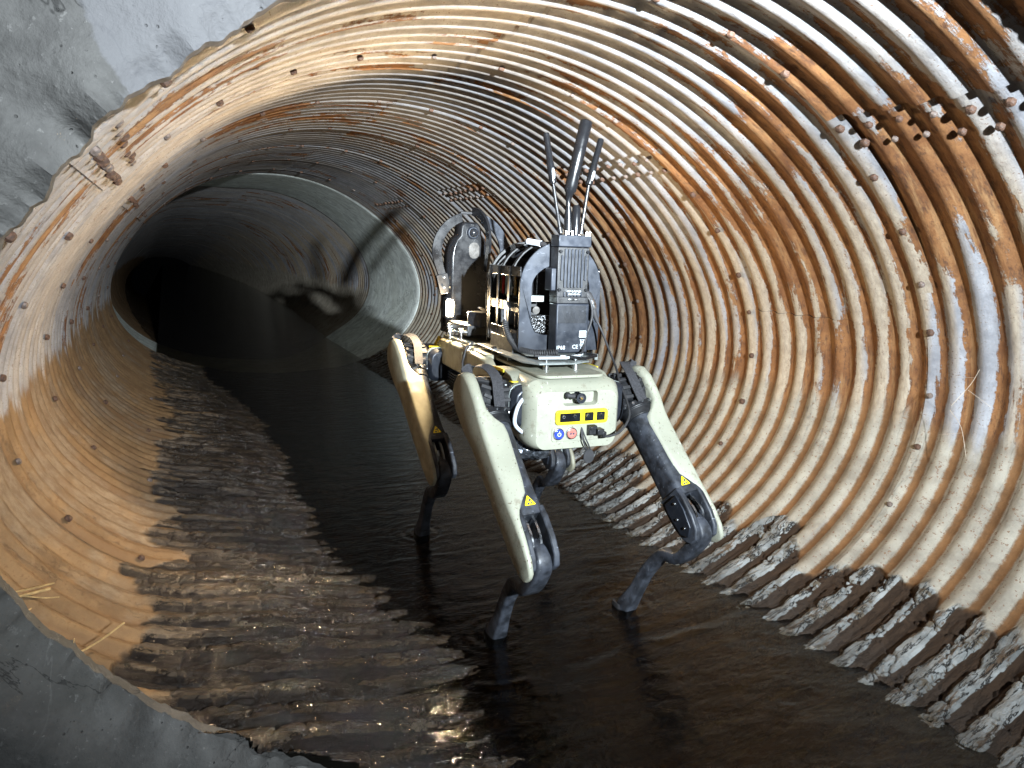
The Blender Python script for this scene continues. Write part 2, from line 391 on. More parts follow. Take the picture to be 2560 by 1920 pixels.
def text_mesh(name, body, size, mat, parent, T, align='CENTER'):
    cu = bpy.data.curves.new(name, 'FONT'); cu.body = body; cu.size = size; cu.align_x = align; cu.align_y = 'CENTER'; cu.extrude = .00025
    cu.resolution_u = 3
    tmp = bpy.data.objects.new('tmp_text', cu); COL.objects.link(tmp)
    dg = bpy.context.evaluated_depsgraph_get(); me = bpy.data.meshes.new_from_object(tmp.evaluated_get(dg))
    bpy.data.objects.remove(tmp); bpy.data.curves.remove(cu)
    me.name = name; me.transform(parent_inv(parent) @ T)
    me.materials.clear()
    return link_mesh(name, me, mat, parent, smooth=False)

# ------------------------------------------------------------------ numpy noise
def _hash(ix, iy, seed):
    n = (ix.astype(np.int64)*374761393 + iy.astype(np.int64)*668265263 + seed*974634777) & 0x7fffffff
    n = ((n ^ (n >> 13))*1274126177) & 0x7fffffff
    return ((n ^ (n >> 16)) & 0xffff)/65535.0
def vnoise(x, y, seed=0):
    ix = np.floor(x); iy = np.floor(y); fx = x-ix; fy = y-iy
    fx = fx*fx*(3-2*fx); fy = fy*fy*(3-2*fy)
    a = _hash(ix, iy, seed); b = _hash(ix+1, iy, seed); c = _hash(ix, iy+1, seed); d = _hash(ix+1, iy+1, seed)
    return (a*(1-fx)+b*fx)*(1-fy)+(c*(1-fx)+d*fx)*fy
def fbm(x, y, seed=0, o=4, g=.5):
    s = 0; a = 1; t = 0
    for i in range(o): s = s+a*vnoise(x*2**i, y*2**i, seed+i*17); t += a; a *= g
    return s/t
def sstep(x, a, b):
    t = np.clip((x-a)/(b-a), 0, 1); return t*t*(3-2*t)

# ------------------------------------------------------------------ culvert geometry (pipe-arch section)
CX, CY, CZ = .6887, 1.1395, -.2504
ASP, B3, B4 = .6772, -.0462, -.0064
PITCH = .609/9; WATER = -.825
def section(th):
    rad = 1+B3*np.sin(3*th)+B4*np.sin(4*th)
    return CX-rad*np.cos(th), CZ+ASP*rad*np.sin(th)
_T = np.linspace(-math.pi*1.5, math.pi*1.5, 12001); _x, _z = section(_T)
_s = np.concatenate([[0], np.cumsum(np.hypot(np.diff(_x), np.diff(_z)))])
_s -= np.interp(-math.pi/2, _T, _s)
def arc(th): return np.interp(th, _T, _s)                # metres from the invert, positive up the left side
def th_of(s): return np.interp(s, _s, _T)
PERIM = float(arc(math.pi*1.5)-arc(-math.pi/2))
# mouth edge of the metal, where the concrete starts (angle in degrees -> y)
EDGE = [(-180, .38), (-120, .45), (-90, .62), (-70, .85), (-60, 1.0), (-52, 1.056), (-50, 1.087), (-47, 1.097), (-45, 1.11), (-42, 1.151), (-39, 1.153), (-38, 1.182), (-34, 1.22), (-30, 1.21), (-26, 1.235), (-10, 1.15), (10, 1.03), (20, 1.00), (25, .99), (29, .965), (31, .934), (33, .959), (35, .984), (38, .925), (41, .945), (45, .97), (47, .945), (53, .965), (58, .95), (65, .90), (80, .80), (110, .62), (180, .38)]
ex = np.radians([e[0] for e in EDGE]); ey = np.array([e[1] for e in EDGE])
def edge_y(th):
    t = (th+math.pi) % (2*math.pi)-math.pi
    w = sstep(np.abs(t-R(-5)), R(75), R(50))
    return np.interp(t, ex, ey)+(fbm(t*25, t*0, 5, 4)-.5)*.045*w+(vnoise(t*90, t*0, 9)-.5)*.007*w

def pipe_sheet(name, y0, y1, thA, thB, nper, ds_top, ds_low, parent, off=0.0, canid=0, cut=False, flakes=True, lap=0):
    rng_ = None
    ny = max(4, int(round((y1-y0)/PITCH*nper)))+1
    ys = np.linspace(y0, y1, ny)
    sA, sB = float(arc(thA)), float(arc(thB))
    ss = [sA]
    while ss[-1] < sB:
        s_ = (ss[-1]) ; low = abs(((s_+PERIM/2) % PERIM)-PERIM/2) < 1.22
        ss.append(s_+(ds_low if low else ds_top))
    ss = np.array(ss); ss = sA+(ss-sA)*(sB-sA)/(ss[-1]-sA)
    Y, S = np.meshgrid(ys, ss, indexing='ij'); TH = th_of(S)
    X, Z = section(TH)
    e = 1e-3; xa, za = section(TH+e); xb, zb = section(TH-e)
    tx, tz = xa-xb, za-zb; L = np.hypot(tx, tz); nx, nz = tz/L, -tx/L
    sg = np.sign(nx*(CX-X)+nz*(CZ-Z)); nx, nz = nx*sg, nz*sg          # inward normal
    T = ((S+PERIM/2) % PERIM)-PERIM/2                                  # -: right side, +: left side
    t_r = -T                                                          # positive on the right
    ph = (Y-CY)/PITCH
    h = np.cos(2*np.pi*ph); h = h*1.0
    # flattened crest next to each circumferential lap
    dz = Z-WATER
    right = sstep(t_r, -.1, .2)
    ragged = fbm(Y*9, S*5, 31, 4)
    top = np.where(t_r > 0, .100, .090)+(ragged-.5)*.13+(vnoise(ph, S*0+.5, 44)-.5)*.05
    band = sstep(dz, top+.004, top-.006) if flakes else np.zeros_like(Y)
    spread = np.where(T > .12, 1, 0)
    mound = h.copy()
    if flakes:
        # laminated scale: broken plateaus that follow the ribs
        n1 = fbm(Y*24, S*4.5, 51, 4, .55); n2 = fbm(Y*70, S*30, 77, 4, .6); n3 = fbm(Y*9, S*9, 12, 3)
        v = h*.75+(n1-.5)*(2.6-.7*right)+(n3-.5)*1.2+(n2-.5)*(.5+.5*right)-.10*right
        pl = sstep(v, -.05, .04)+.35*sstep(v, .50, .55)+.25*sstep(v, .9, .94)
        hollow = -1.0*sstep(v, -.35, -.75)*sstep(n1, .55, .35)
        fl = pl*.95-.35+hollow+(n2-.5)*.55
        mound = h*(1-band)+band*fl
        crack = np.abs(fbm(Y*12, S*12, 91, 4)-.5); mound = mound-band*(sstep(crack, .03, .008))*.9
    disp = mound*(.0060+.0026*band)+band*.002
    sub = sstep(Z, WATER-.002, WATER-.03)
    silt = sub*(.6+.4*sstep(fbm(Y*5, S*5, 3, 3), .35, .6)) if flakes else sub
    deep = sstep(Z, WATER-.03, WATER-.055)*(1-sstep(T, -.2, .1))
    disp = disp*(1-.55*deep)+deep*(.010+.012*(fbm(Y*7, S*6, 8, 4)-.4))
    if flakes:
        shelf = sstep(T, -.05-.28*sstep(Y, 2.0, 1.1)+.30*fbm(Y*5, S*1.2, 15, 4), .42-.20*sstep(Y, 2.0, 1.1))*sstep(T, .85, .5)*sstep(Y, 5.0, 3.2)
        disp += shelf*(.046+.006*sstep(Y, 2, 1.2)+.034*(fbm(Y*8, S*3, 19, 4)-.5)); mound = np.maximum(mound, -.9)
    disp += (fbm(Y*1.3, S*1.1, canid*3+2, 3)-.5)*.010                  # dented sheets
    disp += off*(sstep(TH, thA, thA+.9) if lap > 0 else sstep(TH, thB, thB-.9) if lap < 0 else 1.0)
    X = X+nx*disp; Z = Z+nz*disp
    if not flakes:
        wl_ = sstep(np.cos(TH+R(25)), -.35, .25); X = X-nx*.115*wl_-(Y-CONC_END)*.030; Z = Z-nz*.115*wl_-(Y-CONC_END)*.050
    V = np.stack([X, Y, Z], -1).reshape(-1, 3)
    na, nb = Y.shape
    idx = np.arange(na*nb).reshape(na, nb)
    q = np.stack([idx[:-1, :-1], idx[:-1, 1:], idx[1:, 1:], idx[1:, :-1]], -1).reshape(-1, 4)
    if cut:
        ok = (Y > edge_y(TH)+.004); okq = ok[:-1, :-1] & ok[1:, 1:]
        q = q[okq.reshape(-1)]
    me = bpy.data.meshes.new(name)
    me.vertices.add(len(V)); me.vertices.foreach_set('co', V.astype(np.float32).ravel())
    me.loops.add(len(q)*4); me.loops.foreach_set('vertex_index', q.astype(np.int32).ravel())
    me.polygons.add(len(q)); me.polygons.foreach_set('loop_start', np.arange(0, len(q)*4, 4, dtype=np.int32))
    me.polygons.foreach_set('use_smooth', np.ones(len(q), bool))
    me.update()
    wl = sstep(T, .25, .7)*sstep(T, 2.35, 1.55)                         # left lower wall
    wl = wl*np.where(T > 0, 1, 0)*sstep(Z, -.16, -.60)*1.15
    ang = np.degrees(np.arctan2(np.sin(TH), -np.cos(TH)))              # 0 right, 90 top
    wr = sstep(X, CX, CX+.35)*(sstep(Z, .33, .05)*.45+.55*sstep(Z, -.24, -.50))
    ang = np.degrees((TH+math.pi) % (2*math.pi)-math.pi)
    warp = (fbm(Y*3, S*2, 66, 3)-.5)*24
    rustp = sstep(ang+warp, -12, 0)*sstep(ang+warp*.3, 34, 30)*sstep(Y, CY+CAN, CY+CAN-.03)
    rustp = np.maximum(rustp, sstep(ang+warp, -25, -5)*sstep(ang, 33, 30)*((Y > CY+2.45*CAN) & (Y < CY+2.9*CAN)))
    rustp = np.maximum(rustp, .75*sstep(ang+warp*.5, 96, 108)*sstep(ang, 128, 122)*sstep(Y, CY+.05, CY-.05)*sstep(h, -.2, .5))
    rr_ = np.abs(ang)
    blot = fbm(Y*2.2+9, S*2.6, 123, 4)
    rustp = np.maximum(rustp, .85*sstep(blot, .50, .60)*sstep(X, CX+.25, CX+.5)*sstep(Z, -.52, -.30)*(Y > .9))
    rustp = np.maximum(rustp, 1.15*sstep(fbm(Y*2.6+4, S*1.5, 223, 4), .50, .60)*sstep(Z, -.1, .1))
    rustp = np.maximum(rustp, .6*sstep(ang+warp, 62, 72)*sstep(ang+warp, 104, 94)*sstep(fbm(Y*6, Y*0, 9, 3), .45, .6)*sstep(Y, 2.0, 1.6))
    greyp = sstep(ang+warp, 30, 40)*sstep(ang+warp, 66, 56)*sstep(Y, 1.35, 1.15)
    greyp = np.maximum(greyp, .9*sstep(ang+warp, -18, -5)*sstep(ang+warp, 60, 40)*((Y > CY+CAN) & (Y < CY+2.3*CAN)))
    if not flakes: greyp = np.full_like(Y, .9)
    rustp = np.maximum(rustp, 1.1*sstep(blot, .44, .56)*sstep(X, CX+.1, CX+.4)*sstep(Z, -.25, .05)*(Y < 2.6))
    wb = band*sstep(Z, WATER-.03, WATER+.0)
    wet = sstep(Z, WATER+.006, WATER-.012)
    damp_shade = band*np.where(t_r > 0, .5*sstep(Z, WATER+.05, WATER), sstep(T, .88+.45*(ragged-.5), .50+.45*(ragged-.5)))  # wet scale weight, also darkens the dimly lit left floor
    st = np.stack([Y, -T, mound], -1).reshape(-1, 3)
    for nm, arr in (('st', st), ('reg', np.stack([wl, wr, wb], -1).reshape(-1, 3)), ('reg2', np.stack([wet, damp_shade, np.full_like(Y, canid*1.37)], -1).reshape(-1, 3)), ('reg3', np.stack([rustp, greyp, ragged], -1).reshape(-1, 3))):
        a = me.attributes.new(nm, 'FLOAT_VECTOR', 'POINT'); a.data.foreach_set('vector', arr.astype(np.float32).ravel())
    me.materials.append(M['culvert'])
    o = bpy.data.objects.new(name, me); COL.objects.link(o); o.parent = parent
    return o

def structure(name, label=None):
    o = bpy.data.objects.new(name, None); COL.objects.link(o); o['kind'] = 'structure'; o.empty_display_size = .1
    return o
culvert = structure('culvert_pipe')
thR, thL = R(124.5), R(33.5)
NEAR = 5.172; CONC_END = 6.562; CAN = .609
def th_up(a): return a
cans = []
k = -1; y = CY-CAN
while y < NEAR-.01:
    cans.append((k, y, min(y+CAN, NEAR))); k += 1; y += CAN
plates = {}
for k, y0, y1 in cans:
    near = k <= 1
    nper = 20 if near else (14 if k == 2 else 9)
    dt, dl = (.011, .0042) if near else ((.014, .007) if k == 2 else (.022, .012))
    lo = y0 - (.0 if k == -1 else .030)
    seam = thR if k % 2 else thL                     # k=-1,1,3.. lap on the right shoulder; 0,2,4.. on the left
    if k % 2: a0, a1 = seam-2*math.pi, seam-math.pi*.62
    else: a0, a1 = seam-math.pi*1.05, seam
    # lower sheet runs round the invert, upper sheet over the crown and lapped over the lower one
    if k % 2:
        low = pipe_sheet('plate', lo, y1, thR-2*math.pi, -R(8), nper, dt, dl, culvert, 0.0, k, cut=(k <= 1))
        top = pipe_sheet('plate', lo, y1, -R(8)-R(.02), thR+R(.8), nper, dt, dl, culvert, .0040, k, cut=(k <= 1), lap=1)
    else:
        low = pipe_sheet('plate', lo, y1, -R(188), thL, nper, dt, dl, culvert, 0.0, k, cut=(k <= 1))
        top = pipe_sheet('plate', lo, y1, thL-R(.8), R(172)+R(.02), nper, dt, dl, culvert, .0040, k, cut=(k <= 1), lap=-1)
    plates[k] = (low, top)
k = 7; y = CONC_END
while y < 27:
    pipe_sheet('plate', y, y+CAN+.0, -math.pi*1.5, math.pi*.5, 8 if k < 12 else 5, .035, .025, culvert, .0, k, flakes=False)
    y += CAN; k += 1

# rivets: rows round each lap and double rows along the lengthwise laps
def rivet_mesh(r, h, n=7, name='rivet'):
    b = MB(); rings = []
    for rr, z in ((r, -.004), (r, h*.35), (r*.82, h*.8), (r*.45, h)):
        rings.append([Vector((rr*math.cos(2*math.pi*i/n), rr*math.sin(2*math.pi*i/n), z)) for i in range(n)])
    b.loft(rings); me = bpy.data.meshes.new(name); me.from_pydata([tuple(v) for v in b.v], [], b.f)
    return me
rme = [rivet_mesh(.0088, .010), rivet_mesh(.0100, .012, 6), rivet_mesh(.0082, .009, 8)]
for me_, mt in zip(rme, (M['rivet'], M['rivet'], M['rivet_grey'])): me_.materials.append(mt)
def rivet(th, y, parent, lift=.006, kind=None):
    x, z = section(np.array(th)); x, z = float(x), float(z)
    xa, za = section(np.array(th+1e-3)); d = Vector((float(xa)-x, 0, float(za)-z)).normalized()
    n = Vector((d.z, 0, -d.x)); 
    if n.dot(Vector((CX-x, 0, CZ-z))) < 0: n = -n
    o = bpy.data.objects.new('rivet', random.choice(rme) if kind is None else rme[kind]); COL.objects.link(o); o.parent = parent
    o.location = Vector((x, y, z))+n*lift
    o.rotation_euler = n.to_track_quat('Z', 'Y').to_euler(); o.scale = [random.uniform(.78, 1.0)]*3; o.scale.z *= .7
    if float(th) < R(45) and float(th) > R(30) and y < 2: o.scale = [1.0, 1.0, .8]
RING = [-163, -150, -42, -30, -17, -3, 10, 23, 45, 55, 66, 76, 86, 96, 106, 115, 138, 149, 161, 173, -175]
nr = 0
for k, y0, y1 in cans:
    if y1 > NEAR-.02: break
    for a in RING:
        a += random.uniform(-1, 1)
        t = (R(a)+math.pi) % (2*math.pi)-math.pi
        if y1+.0 < float(edge_y(np.array(t)))+.01: continue
        rivet(R(a), y1-.012, plates[k][1 if a > 0 else 0], .0085); nr += 1
    base = 124.5 if k % 2 else 32.3
    for c in range(9):
        for j, da in enumerate((3.0, 6.6)):
            for q in ((.30,) if j else (.80,)):
                if k % 2 == 0 and k < 2 and c % 9 == 4 and j: continue
                yy = y0+(c+q+j*.12)*PITCH
                t = R(base+da+random.uniform(-.3, .3))
                if yy < float(edge_y(np.array(t)))+.015 or nr > 285: continue
                rivet(t, yy, plates[k][0 if k % 2 else 1], .007+.0035*math.cos(2*math.pi*(yy-CY)/PITCH)); nr += 1

# concrete collar between the two lengths of steel pipe
def ring_sheet(name, ys, offs, mat, kind='structure', nth=160):
    th = np.linspace(-math.pi, math.pi, nth, endpoint=False); vs = []; fs = []
    wleft = sstep(np.cos(th+R(25)), -.35, .25)
    for y_, off in zip(ys, offs):
        if name == 'concrete_collar': off = off*(1-wleft)-.11*wleft
        x, z = section(th); xa, za = section(th+1e-3); dx, dz_ = xa-x, za-z; L = np.hypot(dx, dz_)
        nx, nz = dz_/L, -dx/L; sg = np.sign(nx*(CX-x)+nz*(CZ-z))
        for a, b in zip(x+nx*sg*off, z+nz*sg*off): vs.append((a, y_, b))
    for i in range(len(ys)-1):
        for j in range(nth):
            j2 = (j+1) % nth; fs.append((i*nth+j, i*nth+j2, (i+1)*nth+j2, (i+1)*nth+j))
    me = bpy.data.meshes.new(name); me.from_pydata(vs, [], fs); me.update()
    o = link_mesh(name, me, mat, None, True, 30); o['kind'] = kind; return o
ring_sheet('concrete_collar', [NEAR-.03, NEAR-.03, NEAR-.02, NEAR+.04, NEAR+.045]+list(np.linspace(NEAR+.3, CONC_END-.01, 6))+[CONC_END+.02, CONC_END+.02],
           [-.05, .006, .010, .012, .012]+[.012]*6+[.012, -.05], M['collar'])
b = MB(); b.box((CX-.33, 27.8, -.9), (20, .05, 20)); o = b.build('far_pipe_end', M['soot']); o['kind'] = 'structure'  # black sheet standing in for the darkness far down the pipe

# ------------------------------------------------------------------ concrete around the mouth
def headwall():
    th = np.linspace(R(-175), R(175), 900); rho = np.concatenate([[-.024, -.0235, -.012, .0, .006, .014], np.linspace(.03, .5, 110), np.linspace(.52, 1.6, 30)])
    TH, RH = np.meshgrid(th, rho, indexing='ij')
    X, Z = section(TH); xa, za = section(TH+1e-3); dx, dz_ = xa-X, za-Z; L = np.hypot(dx, dz_)
    nx, nz = dz_/L, -dx/L; sg = np.sign(nx*(CX-X)+nz*(CZ-Z)); nx, nz = -nx*sg, -nz*sg
    jag = (fbm(TH*22, TH*0, 71, 5)-.5)*.020
    X = X+nx*(RH+jag*sstep(RH, .2, 0)); Z = Z+nz*(RH+jag*sstep(RH, .2, 0))
    ye = edge_y(TH)
    base = np.interp(TH, ex, ey); ker = np.hanning(241); ker /= ker.sum()
    col0 = base[:, 0]; smooth = np.convolve(np.pad(col0, 120, mode='edge'), ker, 'valid')[:, None]*np.ones_like(TH)
    ker2 = np.hanning(25); ker2 /= ker2.sum()
    sm = np.convolve(np.pad(ye[:, 0], 12, mode='edge'), ker2, 'valid')[:, None]*np.ones_like(TH)
    w0 = sstep(RH, -.02, .02); w = sstep(RH, .0, .09)
    Yv = (ye*(1-w0)+sm*w0)*(1-w)+smooth*w
    Yv = Yv-sstep(RH, -.0238, .012)*.016+.006
    Yv = Yv+(fbm(X*16, Z*16, 14, 5, .6)-.5)*.014*sstep(RH, .0, .05)
    Yv[:, 0] = ye[:, 0]+.03
    V = np.stack([X, Yv, Z], -1).reshape(-1, 3); na, nb = X.shape; idx = np.arange(na*nb).reshape(na, nb)
    q = np.stack([idx[:-1, :-1], idx[:-1, 1:], idx[1:, 1:], idx[1:, :-1]], -1).reshape(-1, 4)
    keep = (Z > -.90) | (TH > 0)
    q = q[(keep[:-1, :-1] & keep[1:, 1:]).reshape(-1)]
    me = bpy.data.meshes.new('headwall'); me.from_pydata(V.tolist(), [], q.tolist()); me.update()
    o = link_mesh('concrete_headwall', me, M['concrete'], None, True, 50); o['kind'] = 'structure'
headwall()
b = MB(); b.box((0.2, -.9, -1.10), (5, 3.8, .04)); o = b.build('chamber_floor', M['dark_concrete']); o['kind'] = 'structure'

# ------------------------------------------------------------------ water
def water():
    xs = np.linspace(CX-.78, CX+.78, 300)
    ys = np.concatenate([np.arange(.40, 3.2, .006), np.arange(3.2, 6.5, .03), np.linspace(6.5, 27, 90)])
    Y, X = np.meshgrid(ys, xs, indexing='ij')
    z = np.full_like(X, WATER)
    amp = sstep(Y, 4.0, 1.0)*.0022+.0003
    z += (fbm(X*7+3, Y*16, 21, 4, .55)-.5)*amp*1.6
    z += (np.abs(fbm(X*6, Y*14, 45, 4, .6)-.5)**.7)*.004*sstep(X, .62, .95)*sstep(Y, 1.75, 1.0)
    for yc, a in ((CY, .0024), (CY+CAN, .0018), (CY+2*CAN, .0014), (CY+CAN*.5, .0006), (.85, .0010)):
        yy = yc+(fbm(X*4, X*0+yc, 61, 4)-.5)*.11+.05*(X-.7)
        d = (Y-yy)
        z += a*np.exp(-(d/.010)**2)*sstep(vnoise(X*9, X*0+yc*3, 5), .30, .60)-a*.6*np.exp(-((d-.022)/.016)**2)
    for fx, fy in ((.614, 1.32), (.942, 1.315), (.642, 1.915), (.985, 1.92)):
        r = np.hypot(X-fx, Y-fy); z += .0034*np.cos(r*190)*np.exp(-r/.040)+.004*np.exp(-(r/.022)**2)
    V = np.stack([X, Y, z], -1).reshape(-1, 3); na, nb = X.shape; idx = np.arange(na*nb).reshape(na, nb)
    q = np.stack([idx[:-1, :-1], idx[:-1, 1:], idx[1:, 1:], idx[1:, :-1]], -1).reshape(-1, 4)
    me = bpy.data.meshes.new('water'); me.from_pydata(V.tolist(), [], q.tolist()); me.update()
    o = link_mesh('water', me, M['water'], None, True, 180); o['kind'] = 'structure'
water()
# ------------------------------------------------------------------ robot (body frame: a = to the right, b = forwards, z as world)
YAW = R(-4)
robot = thing('robot_dog', (.79, 1.63, -.845), 'four-legged beige and black robot standing in the shallow water of the culvert, seen from behind', 'robot', rz=YAW)
def local(a, b, z): return Matrix.Translation((.79, 1.63, 0)) @ Matrix.Rotation(YAW, 4, 'Z') @ Matrix.Translation((a, b, z))
TB = local(0, 0, 0)
def face_pts(loop, b): return [(u, b, v) for u, v in loop]           # loop in the a-z plane
def side_pts(loop, a): return [(a, u, v) for u, v in loop]           # loop in the b-z plane
def part(b, name, mat, parent=None, T=None, **kw): return b.build(name, M[mat], parent or robot, T if T is not None else TB, **kw)

# chassis and belly
c = MB(); c.box((0, .04, -.335), (.165, .64, .12)); part(c, 'chassis', 'black', bevel=.008)
c = MB()
for i in range(7): c.box((-.094, .04+.0, -.338-i*.0075), (.024, .40, .0035)); c.box((.094, .04, -.338-i*.0075), (.024, .40, .0035))
part(c, 'cooling_fins', 'black_metal')
# rear shell with its inset face and the pocket behind the aerial socket
sh = MB(); K_ = 5
sec = [(-.20, .222, .150, .030, 0, -.335), (-.30, .222, .150, .030, 0, -.335), (-.332, .220, .148, .030, 0, -.336), (-.350, .203, .132, .026, .001, -.342), (-.3585, .186, .122, .022, .002, -.3455)]
rings = [face_pts(rrect(w, h, r, cx, cz, K_), b) for b, w, h, r, cx, cz in sec]
pocket = rrect(.080, .031, .008, .008, -.2995, K_)
rings += [face_pts(pocket, -.3585), face_pts(rrect(.076, .027, .007, .008, -.2985, K_), -.343)]
sh.loft(rings); shell = part(sh, 'rear_panel', 'beige', sharp=50, bevel=.0015)
# lower inset line of the port panel
p_ = MB(); p_.prism(face_pts(rrect(.124, .032, .005, .006, -.3745, K_), -.3585), (0, -.0016, 0)); part(p_, 'port_plate', 'beige', bevel=.0008)
# yellow stereo-camera bezel
bez = MB(); bez.prism(face_pts(rrect(.122, .031, .008, .011, -.3385, K_), -.3580), (0, -.0062, 0)); bezel = part(bez, 'camera_bezel', 'yellow', bevel=.001)
for cx, w in ((-.0175, .047), (.027, .0205), (.0545, .0195)):
    q = MB(); q.prism(face_pts(rrect(w, .0185, .002, cx, -.3385, K_), -.3640), (0, -.0008, 0)); q.build('camera_window', M['black_gloss'], robot, TB)
for cx in (-.0325, -.0065, .0235, .0555):
    q = MB(); q.cyl((cx, -.3648, -.3365), (cx, -.3662, -.3365), .0042, .0034); q.build('lens_ring', M['steel'], robot, TB)
    q = MB(); q.cyl((cx, -.3660, -.3365), (cx, -.3670, -.3365), .0021, .0021); q.build('lens', M['glass_dark'], robot, TB)
for cx, col, nm in ((-.0415, 'blue', 'blue push button with a pale power mark'), (-.0115, 'red', 'red push button with a dark mark')):
    q = MB(); q.cyl((cx, -.3595, -.3735), (cx, -.3640, -.3735), .0132, .0126, 28); rim = q.build('button_rim', M['steel'], robot, TB, bevel=.0008)
    q = MB(); q.cyl((cx, -.3630, -.3735), (cx, -.3656, -.3735), .0110, .0102, 28); bt = q.build('push_button', M[col], robot, TB, bevel=.0006); bt['label'] = nm
    q = MB()
    if col == 'blue':
        q.prism(face_pts([(cx+.0045*math.cos(t), -.3735+.0045*math.sin(t)) for t in np.linspace(R(120), R(420), 16)]+[(cx+.0030*math.cos(t), -.3735+.0030*math.sin(t)) for t in np.linspace(R(420), R(120), 16)], -.3655), (0, -.0006, 0))
        q.box((cx, -.3659, -.3695), (.0016, .0006, .006)); q.build('button_mark', M['label_white'], robot, TB, smooth=False)
    else:
        for s_ in (-1, 1): q.cyl((cx+s_*.0032, -.3655, -.3735), (cx+s_*.0032, -.3661, -.3735), .0022, .0022, 10)
        q.build('button_mark', M['ink'], robot, TB, smooth=False)
# aerial socket with its broken plug
q = MB(); q.tube([(.006, -.342, -.2975), (.006, -.362, -.2985), (.006, -.366, -.2985), (.006, -.366, -.2985)], [.0098, .0098, .0112, .0085], 18); q.build('socket', M['black_metal'], robot, TB)
q = MB(); q.cyl((.006, -.3662, -.2985), (.006, -.3675, -.2985), .0062, .0050, 18); q.build('socket_core', M['steel'], robot, TB)
q = MB(); q.cyl((.006, -.3676, -.2985), (.006, -.3690, -.2985), .0024, .002, 10); q.build('socket_pin', M['gold'], robot, TB)
q = MB(); q.tube([(-.004, -.352, -.2965), (-.009, -.356, -.295), (-.0145, -.356, -.2945), (-.019, -.353, -.294), (-.024, -.350, -.292)], [.005, .0065, .0045, .0075, .005], 9); q.build('socket_cap', M['rubber'], robot, TB)
# network plug and the cover hanging off its strap
q = MB(); q.box((.034, -.366, -.3675), (.019, .014, .020)); q.box((.048, -.372, -.370), (.016, .020, .013)); q.box((.030, -.372, -.362), (.008, .01, .008)); q.box((.056, -.377, -.376), (.010, .012, .013))
q.build('network_plug', M['black'], robot, TB, bevel=.0015)
q = MB(); q.strip([(.012, -.361, -.362), (.010, -.368, -.378), (.014, -.370, -.392), (.023, -.366, -.410)], (1, 0, 0), [.002, .004, .003, .003], .0015)
q.strip([(.013, -.361, -.364), (.018, -.371, -.385), (.026, -.369, -.398), (.033, -.366, -.412)], (1, 0, 0), [.002, .003, .003, .003], .0015)
q.prism(face_pts([(.0300+.0125*math.cos(t), -.4265+.0155*math.sin(t)*(1.1 if math.sin(t) > 0 else .9)) for t in np.linspace(0, 2*math.pi, 22, endpoint=False)], -.3645), (0, -.0022, 0))
q.build('port_cover', M['rubber'], robot, TB)
# top plateau and deck
q = MB(); q.prism([(u, v, -.2595) for u, v in rrect(.156, .31, .028, -.001, -.190, 5)], (0, 0, .0065)); q.build('deck_cover', M['beige'], robot, TB, bevel=.0018)
q = MB(); q.prism([(u, v, -.259) for u, v in rrect(.200, .40, .02, 0, .125, 5)], (0, 0, .012)); q.build('deck_cover', M['beige_dirty'], robot, TB, bevel=.003)
for a_ in (-.034, .037):
    q = MB(); q.cyl((a_, -.268, -.2535), (a_, -.268, -.2385), .0066); q.cyl((a_, -.268, -.2345), (a_, -.268, -.2315), .0036); q.build('standoff', M['steel'], robot, TB)
q = MB(); q.prism([(u, v, -.2385) for u, v in ((-.085, -.255), (-.06, -.292), (.02, -.296), (.070, -.270), (.082, -.20), (.082, .05), (-.085, .05))], (0, 0, .0035)); q.build('mounting_plate', M['plate_grey'], robot, TB, bevel=.0008)
q = MB(); q.prism([(u, v, -.2315) for u, v in ((-.055, -.20), (-.01, -.262), (.088, -.245), (.094, -.15), (-.045, -.10))], (0, 0, .0025)); q.build('mounting_plate', M['plate_grey'], robot, TB, bevel=.0008)
q = MB(); q.strip([(-.05, -.262, -.2275), (.012, -.272, -.227), (.064, -.238, -.2275)], (0, 0, 1), .005, .003); q.strip([(-.02, -.235, -.2275), (.03, -.255, -.227), (.085, -.215, -.2275)], (0, 0, 1), .004, .003); q.build('cable_tie', M['label_white'], robot, TB)
q = MB(); q.strip([(.020, -.262, -.226), (.050, -.290, -.2265), (.092, -.262, -.2255), (.075, -.20, -.226)], (0, 0, 1), .006, .004); q.build('plate_edge_clip', M['black'], robot, TB)
